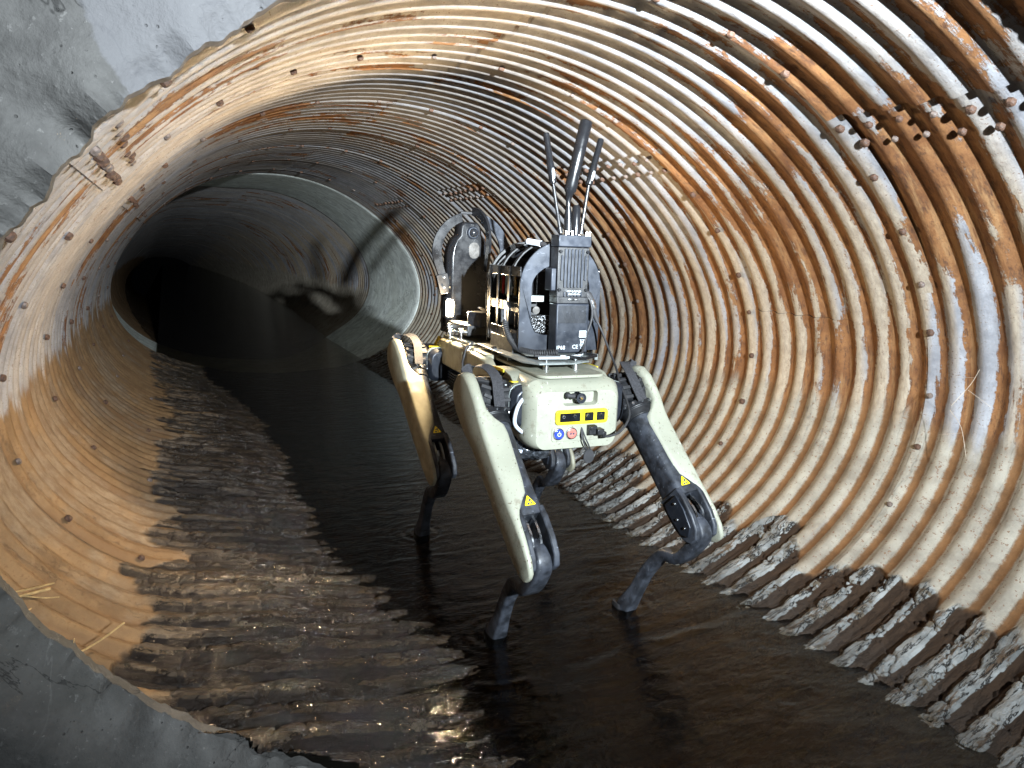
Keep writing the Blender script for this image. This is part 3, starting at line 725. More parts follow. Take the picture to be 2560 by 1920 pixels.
# side covers with the arch over each rear motor, yellow edging, front cover
for s in (-1, 1):
    top = [(.085, -.247), (.30, -.247), (.335, -.262), (.345, -.325), (.085, -.325)]
    q = MB(); q.loft([side_pts([(u, v) for u, v in top], s*.094), side_pts([(u*.995+.0005, v*1.0-(.006 if v > -.27 else -.002)) for u, v in top], s*.113)]); q.build('side_cover', M['beige_dirty'], robot, TB, bevel=.006, seg=3)
    top = [(-.085, -.252), (.074, -.247), (.074, -.322), (.02, -.322), (-.06, -.300), (-.115, -.300), (-.125, -.275)]
    q = MB(); q.loft([side_pts(top, s*.090), side_pts([(u, v-(.006 if v > -.26 else 0)) for u, v in top], s*.113)]); q.build('side_cover', M['beige_dirty'], robot, TB, bevel=.005, seg=3)
    q = MB(); q.strip([(s*.1145, .055, -.3245), (s*.1145, -.02, -.3160), (s*.1150, -.065, -.304), (s*.116, -.11, -.3025)], (0, 0, 1), [.012, .012, .010, .008], .003); q.build('yellow_edging', M['yellow_dirty'], robot, TB)
    arch = [(-.100, -.318), (-.118, -.300), (-.132, -.277), (-.152, -.264), (-.185, -.2605), (-.225, -.2605), (-.262, -.266), (-.285, -.280)]
    q = MB(); q.strip([(s*.098, u, v) for u, v in arch], (1, 0, 0), .034, .006); q.build('motor_arch', M['beige'], robot, TB, bevel=.001)
    q = MB(); q.strip([(s*.1155, u, v+.0008) for u, v in arch[2:6]], (1, 0, 0), .0035, .0065); q.build('yellow_edging', M['yellow'], robot, TB)
    q = MB(); q.strip([(s*.092, .36, -.262), (s*.108, .372, -.30), (s*.106, .37, -.345)], (0, 1, 0), .05, .012); q.build('front_bumper', M['yellow_dirty'], robot, TB, bevel=.003)
    # strapped cable down the side
    q = MB(); q.strip([(s*.060, .072, -.238), (s*.098, .074, -.240), (s*.116, .078, -.262), (s*.1165, .080, -.325), (s*.110, .082, -.365), (s*.104, .086, -.388)], (0, 1, 0), .010, .0022); q.build('cable_strap', M['beige_dirty' if s < 0 else 'black'], robot, TB)
    q = MB(); q.tube([(s*.09, .066, -.236), (s*.110, .060, -.246), (s*.119, .064, -.285), (s*.117, .068, -.34), (s*.108, .070, -.372)], .0030, 8); q.build('side_cable', M['rubber'], robot, TB)
q = MB(); q.loft([face_pts(rrect(.185, .115, .03, 0, -.325, 5), .36), face_pts(rrect(.17, .10, .03, 0, -.325, 5), .43), face_pts(rrect(.12, .07, .02, 0, -.325, 5), .455)]); q.build('front_cover', M['beige_dirty'], robot, TB)
# foil bag and wiring under the tail
q = MB(); rr = random.Random(3)
for cx, cy, cz, sx, sy, sz in ((-.088, -.265, -.418, .040, .045, .034), (-.052, -.272, -.430, .030, .035, .022)):
    rings = []
    for i in range(9):
        f = -1+2*i/8; w = math.sqrt(max(.02, 1-f*f))
        rings.append([(cx+sx*w*math.cos(t)*(1+rr.uniform(-.14, .14)), cy+sy*w*math.sin(t)*(1+rr.uniform(-.12, .12)), cz+sz*f+rr.uniform(-.003, .003)) for t in np.linspace(0, 2*math.pi, 14, endpoint=False)])
    q.loft(rings)
q.build('foil_bag', M['foil'], robot, TB, sharp=12)
q = MB(); q.box((.028, -.20, -.422), (.075, .16, .022)); q.build('belly_block', M['black'], robot, TB, bevel=.004)

# ---- legs
def bez(p, n=12):
    """smooth curve through points (Catmull-Rom)"""
    p = [Vector(x) for x in p]; p = [p[0]*2-p[1]]+p+[p[-1]*2-p[-2]]; out = []
    for i in range(1, len(p)-2):
        for k in range(n):
            t = k/n; a, b_, c_, d = p[i-1:i+3]
            out.append(.5*((2*b_)+(c_-a)*t+(2*a-5*b_+4*c_-d)*t*t+(3*b_-a-3*c_+d)*t**3))
    out.append(p[-2]); return out
I4 = Matrix.Identity(4)
def leg(H, Kn, F, s, detail=True):
    """H hip, Kn knee, F foot in world space; s = -1 left, +1 right of the robot"""
    H, Kn, F = Vector(H), Vector(Kn), Vector(F); d = (Kn-H).normalized(); L = (Kn-H).length
    o = Vector((s, 0, 0)); o = (o-d*o.dot(d)).normalized(); n = d.cross(o)
    if n.z < 0: n = -n
    P = lambda t, oo, nn: H+d*(t*L)+o*oo+n*nn
    def sect(t, o0, o1, n0, n1, r, k=3):
        return [P(t, u, v) for u, v in rrect(o1-o0, n1-n0, r, (o0+o1)/2, (n0+n1)/2, k)]
    # black thigh tube, fork included
    q = MB(); q.loft([sect(t, *x) for t, x in ((.16, (-.037, .026, -.036, .034, .026)), (.26, (-.036, .026, -.036, .035, .026)), (.55, (-.032, .027, -.034, .032, .016)), (.70, (-.031, .028, -.034, .033, .012)), (.77, (-.032, .029, -.034, .034, .010)), (.805, (-.032, .029, -.033, .033, .010)))])
    thigh = q.build('thigh', M['black_scuffed'], robot, I4)
    for o0, o1 in ((-.034, -.021), (.016, .027)):
        q = MB(); side = []
        for t, v in ((.76, .034), (.84, .038), (.96, .036), (1.05, .028), (1.10, .012), (1.10, -.008), (1.06, -.024), (.96, -.034), (.84, -.036), (.76, -.034)):
            side.append((t, v))
        q.loft([[P(t, o0, v) for t, v in side], [P(t, o1, v) for t, v in side]]); q.build('knee_fork', M['black_scuffed'], thigh, I4, bevel=.003)
    q = MB(); q.loft([[P(t, -.0345, v) for t, v in ((.80, .026), (.90, .028), (1.02, .020), (1.06, 0), (1.02, -.018), (.86, -.024), (.80, -.02))], [P(t, -.0385, v) for t, v in ((.80, .026), (.90, .028), (1.02, .020), (1.06, 0), (1.02, -.018), (.86, -.024), (.80, -.02))]]); q.build('fork_cap', M['black_metal'], thigh, I4, bevel=.0015)
    for t, v in ((.84, .012), (.93, -.004), (1.0, .004)):
        q = MB(); q.cyl(P(t, -.0385, v), P(t, -.041, v), .0032, .0028, 10); q.build('screw', M['steel'], thigh, I4)
    # beige cover: outer side all the way, half of the rear face in the middle stretch
    rings = []
    prof = [(-.185, .024, .040, -.020, .020), (-.165, .018, .041, -.034, .036), (-.12, .015, .042, -.046, .050), (-.04, .017, .0425, -.052, .056), (.06, .018, .042, -.052, .054), (.135, .016, .042, -.050, .050),
            (.19, .002, .0415, -.046, .0445), (.235, -.014, .041, -.043, .0415), (.29, -.017, .041, -.041, .0395), (.45, -.015, .041, -.040, .0375), (.60, -.012, .041, -.039, .0370), (.675, -.008, .041, -.039, .0370), (.72, .004, .0405, -.039, .0370), (.77, .015, .040, -.039, .0370), (.82, .0205, .0395, -.038, .0375), (.95, .025, .039, -.036, .036), (1.06, .026, .0385, -.030, .030), (1.12, .027, .038, -.018, .020), (1.135, .029, .036, -.008, .010)]
    for t, o0, o1, n0, n1 in prof: rings.append([P(t, u, v) for u, v in rrect(o1-o0, n1-n0, .011, (o0+o1)/2, (n0+n1)/2, 4)])
    q = MB(); q.loft(rings); cov = q.build('thigh_cover', M['beige' if detail else 'beige_dirty'], robot, I4, sharp=60)
    # thin bright lip of the cover
    # hip gearbox with cooling ribs
    q = MB(); q.cyl(P(-.02, -.050, 0), P(-.02, .016, 0), .043, .045, 26); q.cyl(P(-.02, -.062, 0), P(-.02, -.050, 0), .034, .041, 26); hub = q.build('hip_gearbox', M['black'], robot, I4, bevel=.002)
    q = MB()
    for i in range(14):
        a_ = 2*math.pi*i/14; c0 = P(-.02, 0, 0)+(d*math.cos(a_)+n*math.sin(a_))*.0445
        tw = (d*math.cos(a_+.35)+n*math.sin(a_+.35))*.0455
        c1 = P(-.02, 0, 0)+tw
        q.strip([c0+o*(-.047), c0+o*(-.020), c1+o*.012], (d*math.sin(a_)-n*math.cos(a_)), .0075, .010)
    q.build('cooling_rib', M['rubber'], hub, I4, bevel=.001)
    for i in range(8):
        a_ = 2*math.pi*i/8+.3; c0 = P(-.02, -.0615, 0)+(d*math.cos(a_)+n*math.sin(a_))*.030
        q = MB(); q.cyl(c0, c0-o*.004, .0034, .003, 8); q.build('screw', M['steel'], hub, I4)
    # collar with its screws
    q = MB(); q.tube([P(.085, -.006, 0), P(.10, -.006, 0), P(.145, -.006, 0), P(.15, -.006, 0), P(.205, -.006, 0), P(.21, -.006, 0)], [.030, .0405, .0415, .0385, .038, .030], 26); col = q.build('collar', M['black'], robot, I4, bevel=.001)
    for i in range(9):
        a_ = R(-100+i*32); c0 = P(.118, -.006, 0)+(o*math.sin(a_)+n*math.cos(a_))*.0405
        nn = (o*math.sin(a_)+n*math.cos(a_)); q = MB(); q.cyl(c0, c0+nn*.0035, .0036, .003, 8); q.build('screw', M['steel'], col, I4)
    # webbing strap over the hip
    pts = bez([P(-.165, .030, .030), P(-.20, .010, .034), P(-.165, -.012, .050), P(-.06, -.020, .060), P(.05, -.016, .052), P(.125, -.012, .046)], 6)
    q = MB(); q.strip(pts, o*1.0+d*.15, .024, .0022); q.build('strap', M['webbing'], robot, I4)
    q = MB(); q.strip([x+n*.0006 for x in pts[:7]], o*1.0+d*.15, .0235, .0022); 
    # linkage rods between the fork plates
    for oo in (-.010, .008):
        q = MB(); q.strip(bez([P(.79, oo-.002, .012), P(.86, oo, .020), P(.93, oo+.002, .022), P(.985, oo+.002, .012)], 4), o, .0045, .008); q.build('linkage_rod', M['steel' if detail else 'plate_grey'], robot, I4)
    q = MB(); q.cyl(P(.985, -.013, .010), P(.985, -.002, .010), .0075, .007, 14); q.build('pivot_bolt', M['steel'], robot, I4)
    # shank: knuckle in the fork, then the swept flat strut and its foot
    pth = [P(.93, -.002, .004), P(1.0, -.002, .006), P(1.075, -.002, -.004)]
    k0 = pth[-1]; pth += [k0.lerp(F, .17)+n*(-.016)+Vector((0, -.004, -.006)), k0.lerp(F, .36)+Vector((0, .020, .018)), k0.lerp(F, .55)+Vector((0, .024, .012)), k0.lerp(F, .72)+Vector((0, .014, .0)), k0.lerp(F, .88)+Vector((0, .003, -.004)), F+Vector((0, 0, -.012))]
    wid = [.017, .026, .036, .040, .034, .027, .027, .035, .034]; thk = [.018, .036, .034, .026, .027, .028, .030, .040, .034]
    cp = bez(pth, 4); ws = np.interp(np.linspace(0, 1, len(cp)), np.linspace(0, 1, len(wid)), wid); ts = np.interp(np.linspace(0, 1, len(cp)), np.linspace(0, 1, len(thk)), thk)
    rings = []
    for i, p in enumerate(cp):
        dd = (cp[min(i+1, len(cp)-1)]-cp[max(i-1, 0)]).normalized(); oo = (o-dd*o.dot(dd)).normalized(); nn = dd.cross(oo)
        rings.append([p+oo*u+nn*v for u, v in rrect(ws[i], ts[i], min(ws[i], ts[i])*.20, 0, 0, 3)])
    q = MB(); q.loft(rings); shank = q.build('shank', M['black_scuffed'], robot, I4, sharp=55)
    q = MB(); fr = []
    for k_, (z_, w_, t_) in enumerate(((.024, .032, .038), (.012, .0345, .042), (-.004, .034, .040), (-.018, .028, .034))):
        fr.append([F+Vector((u, v-.002, z_)) for u, v in rrect(w_, t_, .011, 0, 0, 3)])
    q.loft(fr); q.build('foot_pad', M['rubber'], shank, I4)
    # yellow warning triangle above the fork
    tc = P(.735, -.006, .0345); e1, e2 = o*(-s), -d
    tri = [tc+e1*(.0145*math.cos(a_))+e2*(.0145*math.sin(a_)) for a_ in (R(90), R(210), R(330))]
    def rounded(tri, r=.16): 
        out = []
        for i in range(3):
            a_, b_, c_ = tri[i-1], tri[i], tri[(i+1) % 3]; out += [b_.lerp(a_, r), b_.lerp(a_, r*.35).lerp(b_.lerp(c_, r*.35), .5), b_.lerp(c_, r)]
        return out
    q = MB(); q.prism(rounded(tri), n*.0008); stk = q.build('warning_sticker', M['yellow'], robot, I4)
    q = MB()
    for dx, dy, r_ in ((-.0025, .0035, .0024), (.003, -.004, .0026), (-.003, -.0035, .0018)):
        cc = tc+e1*dx+e2*dy+n*.0008; q.loft([[cc+e1*r_*math.cos(t)+e2*r_*math.sin(t) for t in np.linspace(0, 6.283, 9)[:-1]], [cc+n*.0003+e1*r_*math.cos(t)+e2*r_*math.sin(t) for t in np.linspace(0, 6.283, 9)[:-1]]])
    q.strip([tc+e1*.004+e2*.004+n*.001, tc-e1*.005-e2*.002+n*.001], n.cross(e1+e2), .0014, .0003)
    q.build('warning_symbol', M['ink'], stk, I4, smooth=False)
    # hip motor housing between leg and body
    hb = H+Vector((-s*.085, .0, .0))
    q = MB(); yy0, yy1 = hb.y-.045, hb.y+.085
    sec = lambda y_, r_: [Vector((hb.x+u, y_, hb.z-.005+v)) for u, v in rrect(.076*r_, .094*r_, .022, 0, 0, 3)]
    q.loft([sec(yy0-.012, .80), sec(yy0, 1), sec(yy0+.05, 1), sec(yy1, .96)]); mot = q.build('hip_motor', M['black_metal'], robot, I4, bevel=.002)
    q = MB(); q.loft([[Vector((hb.x+u*1.03, y_, hb.z-.005+v*1.03)) for u, v in rrect(.076, .094, .022, 0, 0, 3)] for y_ in (yy0+.008, yy0+.020)]); q.build('motor_band', M['plate_grey'], mot, I4)
    q = MB(); q.strip([Vector((hb.x-.026, yy0+.030, hb.z+.0445)), Vector((hb.x+.015, yy0+.030, hb.z+.0445))], (0, 1, 0), .012, .0012); q.build('motor_label', M['yellow'], mot, I4)
    q = MB(); q.cyl(H+o*-.045, hb+Vector((s*.03, 0, 0)), .030, .034, 20); q.build('hip_joint', M['black'], robot, I4)
    return H
leg((.590, 1.372, -.318), (.603, 1.125, -.560), (.613, 1.330, -.838), -1)
leg((.952, 1.352, -.318), (.985, 1.125, -.556), (.942, 1.322, -.838), 1)
leg((.612, 1.968, -.322), (.628, 1.722, -.566), (.641, 1.925, -.838), -1, False)
leg((.972, 1.950, -.322), (.968, 1.705, -.566), (.985, 1.915, -.838), 1, False)
# printed strip and pale cable loop on the left rear motor
q = MB(); q.box((-.135, -.285, -.315), (.004, .010, .075)); q.build('printed_strip', M['label_white'], robot, TB)
q = MB(); q.tube(bez([(-.100, -.315, -.298), (-.125, -.335, -.318), (-.130, -.335, -.352), (-.105, -.325, -.376), (-.085, -.31, -.378)], 6), .0042, 10); q.build('cable_loop', M['white_cable'], robot, TB)

# ------------------------------------------------------------------ radio with battery, standing on the deck
radio = thing('radio_unit', tuple((local(.052, -.19, -.226)).translation), 'tall black ribbed radio with battery marked IP68 and three aerials, at the robot tail', 'radio', rz=YAW)
def rp(b, name, mat, parent=None, **kw): return b.build(name, M[mat], parent or radio, TB, **kw)
ca = .052; f0 = -.207
q = MB(); q.box((ca+.0035, -.186, -.170), (.082, .042, .113)); bat = rp(q, 'battery', 'black_metal', bevel=.003); bat['label'] = 'smooth lower battery block with white print'
q = MB(); q.box((ca+.001, -.187, -.106), (.079, .040, .014)); rp(q, 'latch_band', 'black', bevel=.001)
q = MB(); q.box((ca+.001, -.2085, -.104), (.026, .006, .005)); rp(q, 'latch', 'steel', bevel=.0015)
q = MB(); q.box((ca, -.185, -.044), (.078, .040, .112)); rad = rp(q, 'radio_body', 'black', bevel=.002)
q = MB(); q.box((ca+.0005, -.187, .0255), (.081, .044, .026)); rp(q, 'radio_head', 'black_metal', bevel=.002)
q = MB()
for i in range(8):
    x = ca-.0295+i*.0084; z0, z1 = (-.078, .008) if 0 < i < 7 else (-.062, -.006)
    q.prism(face_pts(rrect(.0050, z1-z0, .0024, x, (z0+z1)/2, 3), -.2045), (0, -.0050, 0))
for i in range(6):
    q.prism(face_pts(rrect(.0042, .011, .002, ca-.021+i*.0084, -.0925, 2), -.2045), (0, -.0045, 0))
rp(q, 'heat_fins', 'black_metal', bevel=.0006)
for sx in (-1, 1):
    for z_ in (.002, -.083):
        q = MB(); q.cyl((ca+sx*.0335, -.204, z_), (ca+sx*.0335, -.2105, z_), .0042, .0036, 10); rp(q, 'corner_screw', 'black_gloss')
q = MB()
for i in range(24): q.box((ca-.033+i*.00295, -.2078, -.138), (.0012, .0012, .040))
rp(q, 'grip_ribs', 'black', bat)
def front_T(a, z, b=-.2079): return TB @ Matrix.Translation((a, b, z)) @ Matrix.Rotation(R(90), 4, 'X')
text_mesh('printed_text', 'IP68', .0125, M['label_white'], radio, front_T(ca-.024, -.214))
text_mesh('printed_text', 'CE', .0125, M['label_white'], radio, front_T(ca+.012, -.2125))
text_mesh('printed_text', 'Pb', .0075, M['label_white'], radio, front_T(ca+.0295, -.2165))
text_mesh('printed_text', '10W S-BAND', .0062, M['label_white'], radio, front_T(ca+.003, -.0865, -.2062))
text_mesh('printed_text', '2200-2500 MHz', .0046, M['label_white'], radio, front_T(ca+.003, -.0920-.0005, -.2062-.0035))
q = MB(); q.box((ca+.030, -.2078, -.183), (.0175, .0010, .0150)); rp(q, 'white_label', 'label_white', smooth=False)
text_mesh('printed_text', 'DHS', .0068, M['label_blue'], radio, front_T(ca+.030, -.1833, -.2087))
q = MB(); bx, bz = ca+.0295, -.2020; Y_ = -.2082
for p0, p1 in (((-.005, .0055), (.005, .0055)), ((-.004, .0055), (-.003, -.005)), ((.004, .0055), (.003, -.005)), ((-.003, -.005), (.003, -.005)), ((-.006, .006), (.006, -.006)), ((.006, .006), (-.006, -.006))):
    q.strip([(bx+p0[0], Y_, bz+p0[1]), (bx+p1[0], Y_, bz+p1[1])], (p1[1]-p0[1], 0, p0[0]-p1[0]), .0009, .0004)
q.box((bx, Y_, bz-.0082), (.010, .0004, .0018)); rp(q, 'bin_symbol', 'label_white', smooth=False)
q = MB(); q.box((ca-.047, -.187, -.060), (.012, .036, .050)); rp(q, 'side_connector', 'black_metal', bevel=.002)
# whip aerials (one thick, two thin) with their sockets
def aerial(pts, rad, name='aerial', mat='black_gloss', n=14):
    q = MB(); q.tube(pts, rad, n); return q.build(name, M[mat], radio, I4)
A0, A1, A2 = Vector((.813, 1.462, .043)), Vector((.789, 1.462, .150)), Vector((.766, 1.462, .256))
aerial([A0, A0.lerp(A1, .12), A0.lerp(A1, .13), A1], [.0065, .0060, .0036, .0036]); q = MB(); 
for i in range(26): 
    p = A0.lerp(A1, .16+.8*i/26); q.cyl(p, p+(A1-A0).normalized()*.0022, .0043, .0043, 10)
q.build('flexible_neck', M['black'], radio, I4)
al = aerial([A1, A1.lerp(A2, .02), A1.lerp(A2, .40), A1.lerp(A2, .42), A1.lerp(A2, .98), A2], [.006, .0084, .0084, .0074, .0072, .006]); al['label'] = 'thin left aerial with a pale badge on its sleeve'
C0, C1, C2 = Vector((.866, 1.462, .043)), Vector((.881, 1.462, .152)), Vector((.908, 1.462, .256))
aerial([C0, C0.lerp(C1, .12), C0.lerp(C1, .13), C1], [.0065, .0060, .0036, .0036]); q = MB()
for i in range(26):
    p = C0.lerp(C1, .16+.8*i/26); q.cyl(p, p+(C1-C0).normalized()*.0022, .0043, .0043, 10)
q.build('flexible_neck', M['black'], radio, I4)
al = aerial([C1, C1.lerp(C2, .02), C1.lerp(C2, .40), C1.lerp(C2, .42), C1.lerp(C2, .98), C2], [.006, .0084, .0084, .0074, .0072, .006]); al['label'] = 'thin right aerial with a pale badge on its sleeve'
B0, B1, B2 = Vector((.838, 1.470, .040)), Vector((.834, 1.470, .122)), Vector((.872, 1.470, .292))
al = aerial([B0, B0.lerp(B1, .55), B0.lerp(B1, .75), B1+Vector((0, 0, -.008)), B1.lerp(B2, .06), B1.lerp(B2, .10), B1.lerp(B2, .985), B2], [.010, .0095, .0055, .0055, .0095, .0142, .0142, .0128], n=22); al['label'] = 'thick middle aerial, the tallest of three'
q = MB(); q.tube([Vector((.848, 1.455, .040)), Vector((.848, 1.455, .098)), Vector((.848, 1.455, .106))], [.0105, .0098, .006], 16); q.build('aerial_stub', M['black_gloss'], radio, I4)
for x in (.822, .838, .856, .876, .884):
    q = MB(); q.cyl((x, 1.452, .037), (x, 1.452, .048), .0034, .0030, 8); q.build('socket_nut', M['steel'], radio, I4)
for a_, c_, s_ in ((A1, A2, -1), (C1, C2, 1)):
    m_ = a_.lerp(c_, .20)+Vector((0, -.0088, 0)); q = MB()
    dd = (c_-a_).normalized(); q.strip([m_-dd*.011, m_-dd*.004, m_+dd*.004, m_+dd*.011], (1, 0, 0), [.002, .0055, .0065, .003], .0004); q.build('aerial_badge', M['label_white'], radio, I4, smooth=False)
    q = MB(); q.strip([m_-dd*.007+Vector((0, -.0004, 0)), m_+dd*.006+Vector((0, -.0004, 0))], (1, 0, 0), [.002, .003], .0003); q.build('badge_mark', M['ink'], radio, I4, smooth=False)
# plug on the right flank
q = MB(); q.tube([TB @ Vector(p) for p in ((ca+.039, -.185, -.088), (ca+.050, -.186, -.097), (ca+.056, -.186, -.106))], [.0085, .0105, .0100], 14); q.build('power_plug', M['rubber'], radio, I4)
q = MB(); q.tube([TB @ Vector(p) for p in ((ca+.056, -.186, -.106), (ca+.062, -.187, -.121), (ca+.064, -.187, -.127))], [.0098, .0106, .0085], 16); q.build('plug_nut', M['steel'], radio, I4)
q = MB(); q.tube([TB @ Vector(p) for p in ((ca+.064, -.187, -.127), (ca+.070, -.188, -.143), (ca+.077, -.189, -.158))], [.0085, .0062, .0040], 12); q.build('plug_boot', M['rubber'], radio, I4)

# cables
cab = thing('signal_cable', tuple((local(.12, -.19, -.158)).translation), 'thin black cable looping from the radio plug to the robot tail panel', 'cable')
q = MB(); q.tube(bez([TB @ Vector(p) for p in ((ca+.076, -.189, -.156), (ca+.085, -.20, -.180), (ca+.090, -.225, -.215), (ca+.088, -.27, -.255), (ca+.077, -.31, -.285), (ca+.074, -.345, -.310), (ca+.066, -.375, -.340), (ca+.040, -.388, -.368), (ca+.012, -.385, -.379), (.056, -.378, -.377))], 6), .0026, 9); q.build('cable', M['rubber'], cab, I4)
cab2 = thing('power_cable', tuple((local(.10, -.19, -.1)).translation), 'black cable hanging in a loop from the radio\'s right side to the grey deck plates', 'cable')
q = MB(); q.tube(bez([TB @ Vector(p) for p in ((ca+.041, -.19, -.095), (ca+.052, -.198, -.110), (ca+.056, -.20, -.145), (ca+.042, -.205, -.185), (ca+.032, -.212, -.212), (ca+.008, -.235, -.2265), (-.02, -.25, -.2265), (-.055, -.25, -.224))], 6), .0030, 9); q.build('cable', M['rubber'], cab2, I4)

# ------------------------------------------------------------------ equipment cage
cage = thing('equipment_cage', tuple((local(.046, -.06, -.228)).translation), 'black open arch-shaped cage full of electronics on the middle of the robot deck', 'equipment cage', rz=YAW)
cx0 = .046; def_cp = None
def cp_(b, name, mat, parent=None, **kw): return b.build(name, M[mat], parent or cage, TB, **kw)
def arch_loop(w, ztop, zbot, n=24, cx=cx0):
    r = w/2; zc = ztop-r
    return [(cx+w/2, zbot)]+[(cx+r*math.cos(t), zc+r*math.sin(t)) for t in np.linspace(0, math.pi, n)]+[(cx-w/2, zbot)]
def pill(w, h, cz, n=26, cx=cx0):
    out = []; r = w/2; top = cz+h/2-r; bot = cz-h/2+r
    # same count as arch_loop(24): 26 points, starting low right
    out.append((cx+r, bot)); out += [(cx+r*math.cos(t), top+r*math.sin(t)) for t in np.linspace(0, math.pi, 24)]; out.append((cx-r, bot)); return out
def arch_hole(w, ztop, zbot): return [(cx0+w/2*.55, zbot)]+[(cx0+w/2*math.cos(t), ztop-w/2+w/2*math.sin(t)) if 2 < i < 21 else (cx0+w/2*math.cos(t) if i in (0, 1, 2, 21, 22, 23) else 0, zbot+.02+.012*min(i, 23-i)*6) for i, t in enumerate(np.linspace(0, math.pi, 24))]+[(cx0-w/2*.55, zbot)]
q = MB(); outer = arch_loop(.206, .024, -.228)
hole = [(cx0+.040, -.190), (cx0+.062, -.183), (cx0+.073, -.162)]+[(cx0+.073*math.cos(t), -.080+.052*math.sin(t)) for t in np.linspace(0, math.pi, 20)]+[(cx0-.073, -.162), (cx0-.062, -.183), (cx0-.040, -.190)]
q.prism(face_pts(outer, -.158), (0, .005, 0), face_pts(hole, -.158)); cp_(q, 'end_plate', 'black_metal', bevel=.0012)
q = MB(); q.prism(face_pts(outer, .055), (0, .005, 0)); cp_(q, 'end_plate', 'black', bevel=.0012)
for b_ in (-.085, -.012):
    q = MB(); q.strip([(u, b_, v) for u, v in arch_loop(.200, .022, -.04)], (0, 1, 0), .012, .004); cp_(q, 'hoop', 'black', bevel=.0006)
for s in (-1, 1):
    ax = cx0+s*.100
    for z_, h_ in ((-.046, .022), (-.128, .022), (-.196, .030)):
        q = MB(); q.box((ax, -.050, z_), (.004, .208, h_)); cp_(q, 'side_rail', 'black_gloss', bevel=.0008)
    for b_ in (-.085, -.012, .045):
        q = MB(); q.box((ax+s*.0008, b_, -.13), (.004, .012, .18)); cp_(q, 'upright', 'black_gloss', bevel=.0008)
    q = MB(); q.box((ax+s*.004, -.055, -.224), (.004, .150, .044)); cp_(q, 'skirt_panel', 'black', bevel=.0008)
    q = MB(); q.prism([(ax+s*.006, b_, z_) for b_, z_ in ((-.135, -.242), (-.075, -.242), (-.075, -.246), (-.131, -.246), (-.131, -.256), (-.135, -.256))], (s*.012, 0, 0)); cp_(q, 'foot_bracket', 'plate_grey')
    q = MB(); q.tube([(ax+s*.006, -.060, -.236), (ax+s*.020, -.060, -.236), (ax+s*.021, -.060, -.236), (ax+s*.030, -.060, -.236)], [.0028, .0028, .0085, .0078], 12); cp_(q, 'thumb_screw', 'black')
# electronics inside
q = MB(); q.box((cx0+.004, -.045, -.205), (.176, .180, .028)); q.box((cx0+.01, -.02, -.115), (.130, .130, .14)); cp_(q, 'electronics_box', 'black', bevel=.003)
q = MB(); q.box((cx0-.065, -.050, -.083), (.020, .150, .058)); cp_(q, 'glossy_module', 'black_gloss', bevel=.003)
q = MB(); q.box((cx0-.0770, -.020, -.083), (.0030, .036, .046)); cp_(q, 'screen', 'label_blue', smooth=False)  # pale blue plate painted as the reflection in the glossy case
q = MB()
for i in range(5): q.box((cx0-.0790, -.031+i*.0055, -.078+(.004 if i % 2 else -.002)), (.0006, .0012, .018+.006*(i % 3)))
cp_(q, 'screen_lines', 'ink', smooth=False)  # dark lines within the painted reflection
for b_, m_, w_ in ((.012, 'red_plastic', .006), (.021, 'silver_screen', .006), (.032, 'gold', .004), (-.070, 'gold', .010), (-.060, 'steel', .002)):
    q = MB(); q.box((cx0-.0785, b_, -.083), (.003, w_, .044)); cp_(q, 'trim_bar', m_)
q = MB(); q.box((cx0-.072, .005, -.155), (.010, .022, .020)); cp_(q, 'white_relay', 'silver_screen', bevel=.001)
for b_ in (-.095, .0, .03, .042):
    q = MB(); q.box((cx0-.088, b_, -.165), (.0012, .0025, .056)); cp_(q, 'edge_strip', 'steel')
q = MB(); q.box((cx0-.045, -.130, -.167), (.055, .030, .040)); cp_(q, 'knurled_block', 'knurl')
q = MB(); q.box((cx0-.050, -.125, -.108), (.036, .020, .014)); cp_(q, 'terminal_block', 'plate_grey', bevel=.001)
q = MB(); q.cyl((cx0-.055, -.145, -.134), (cx0-.055, -.125, -.134), .009, .007, 12); cp_(q, 'round_plug', 'silver_screen')
q = MB(); q.cyl((cx0-.06, .0, .000), (cx0+.04, .0, .000), .018, .018, 16); cp_(q, 'upper_module', 'black_gloss')
q = MB(); q.tube(bez([(cx0-.060, -.085, .022), (cx0-.035, -.13, .016), (cx0-.008, -.163, -.008), (cx0-.004, -.166, -.040), (cx0-.010, -.170, -.055)], 6), .0062, 12); cp_(q, 'thick_cable', 'rubber')
q = MB(); q.tube([(cx0-.058, -.089, .0225), (cx0-.040, -.123, .0180)], .0074, 12); cp_(q, 'cable_sleeve', 'white_cable')
q = MB(); q.tube(bez([(cx0-.085, -.07, -.085), (cx0-.105, -.075, -.13), (cx0-.108, -.085, -.168)], 6), .0022, 8); cp_(q, 'thin_pale_cable', 'white_cable')
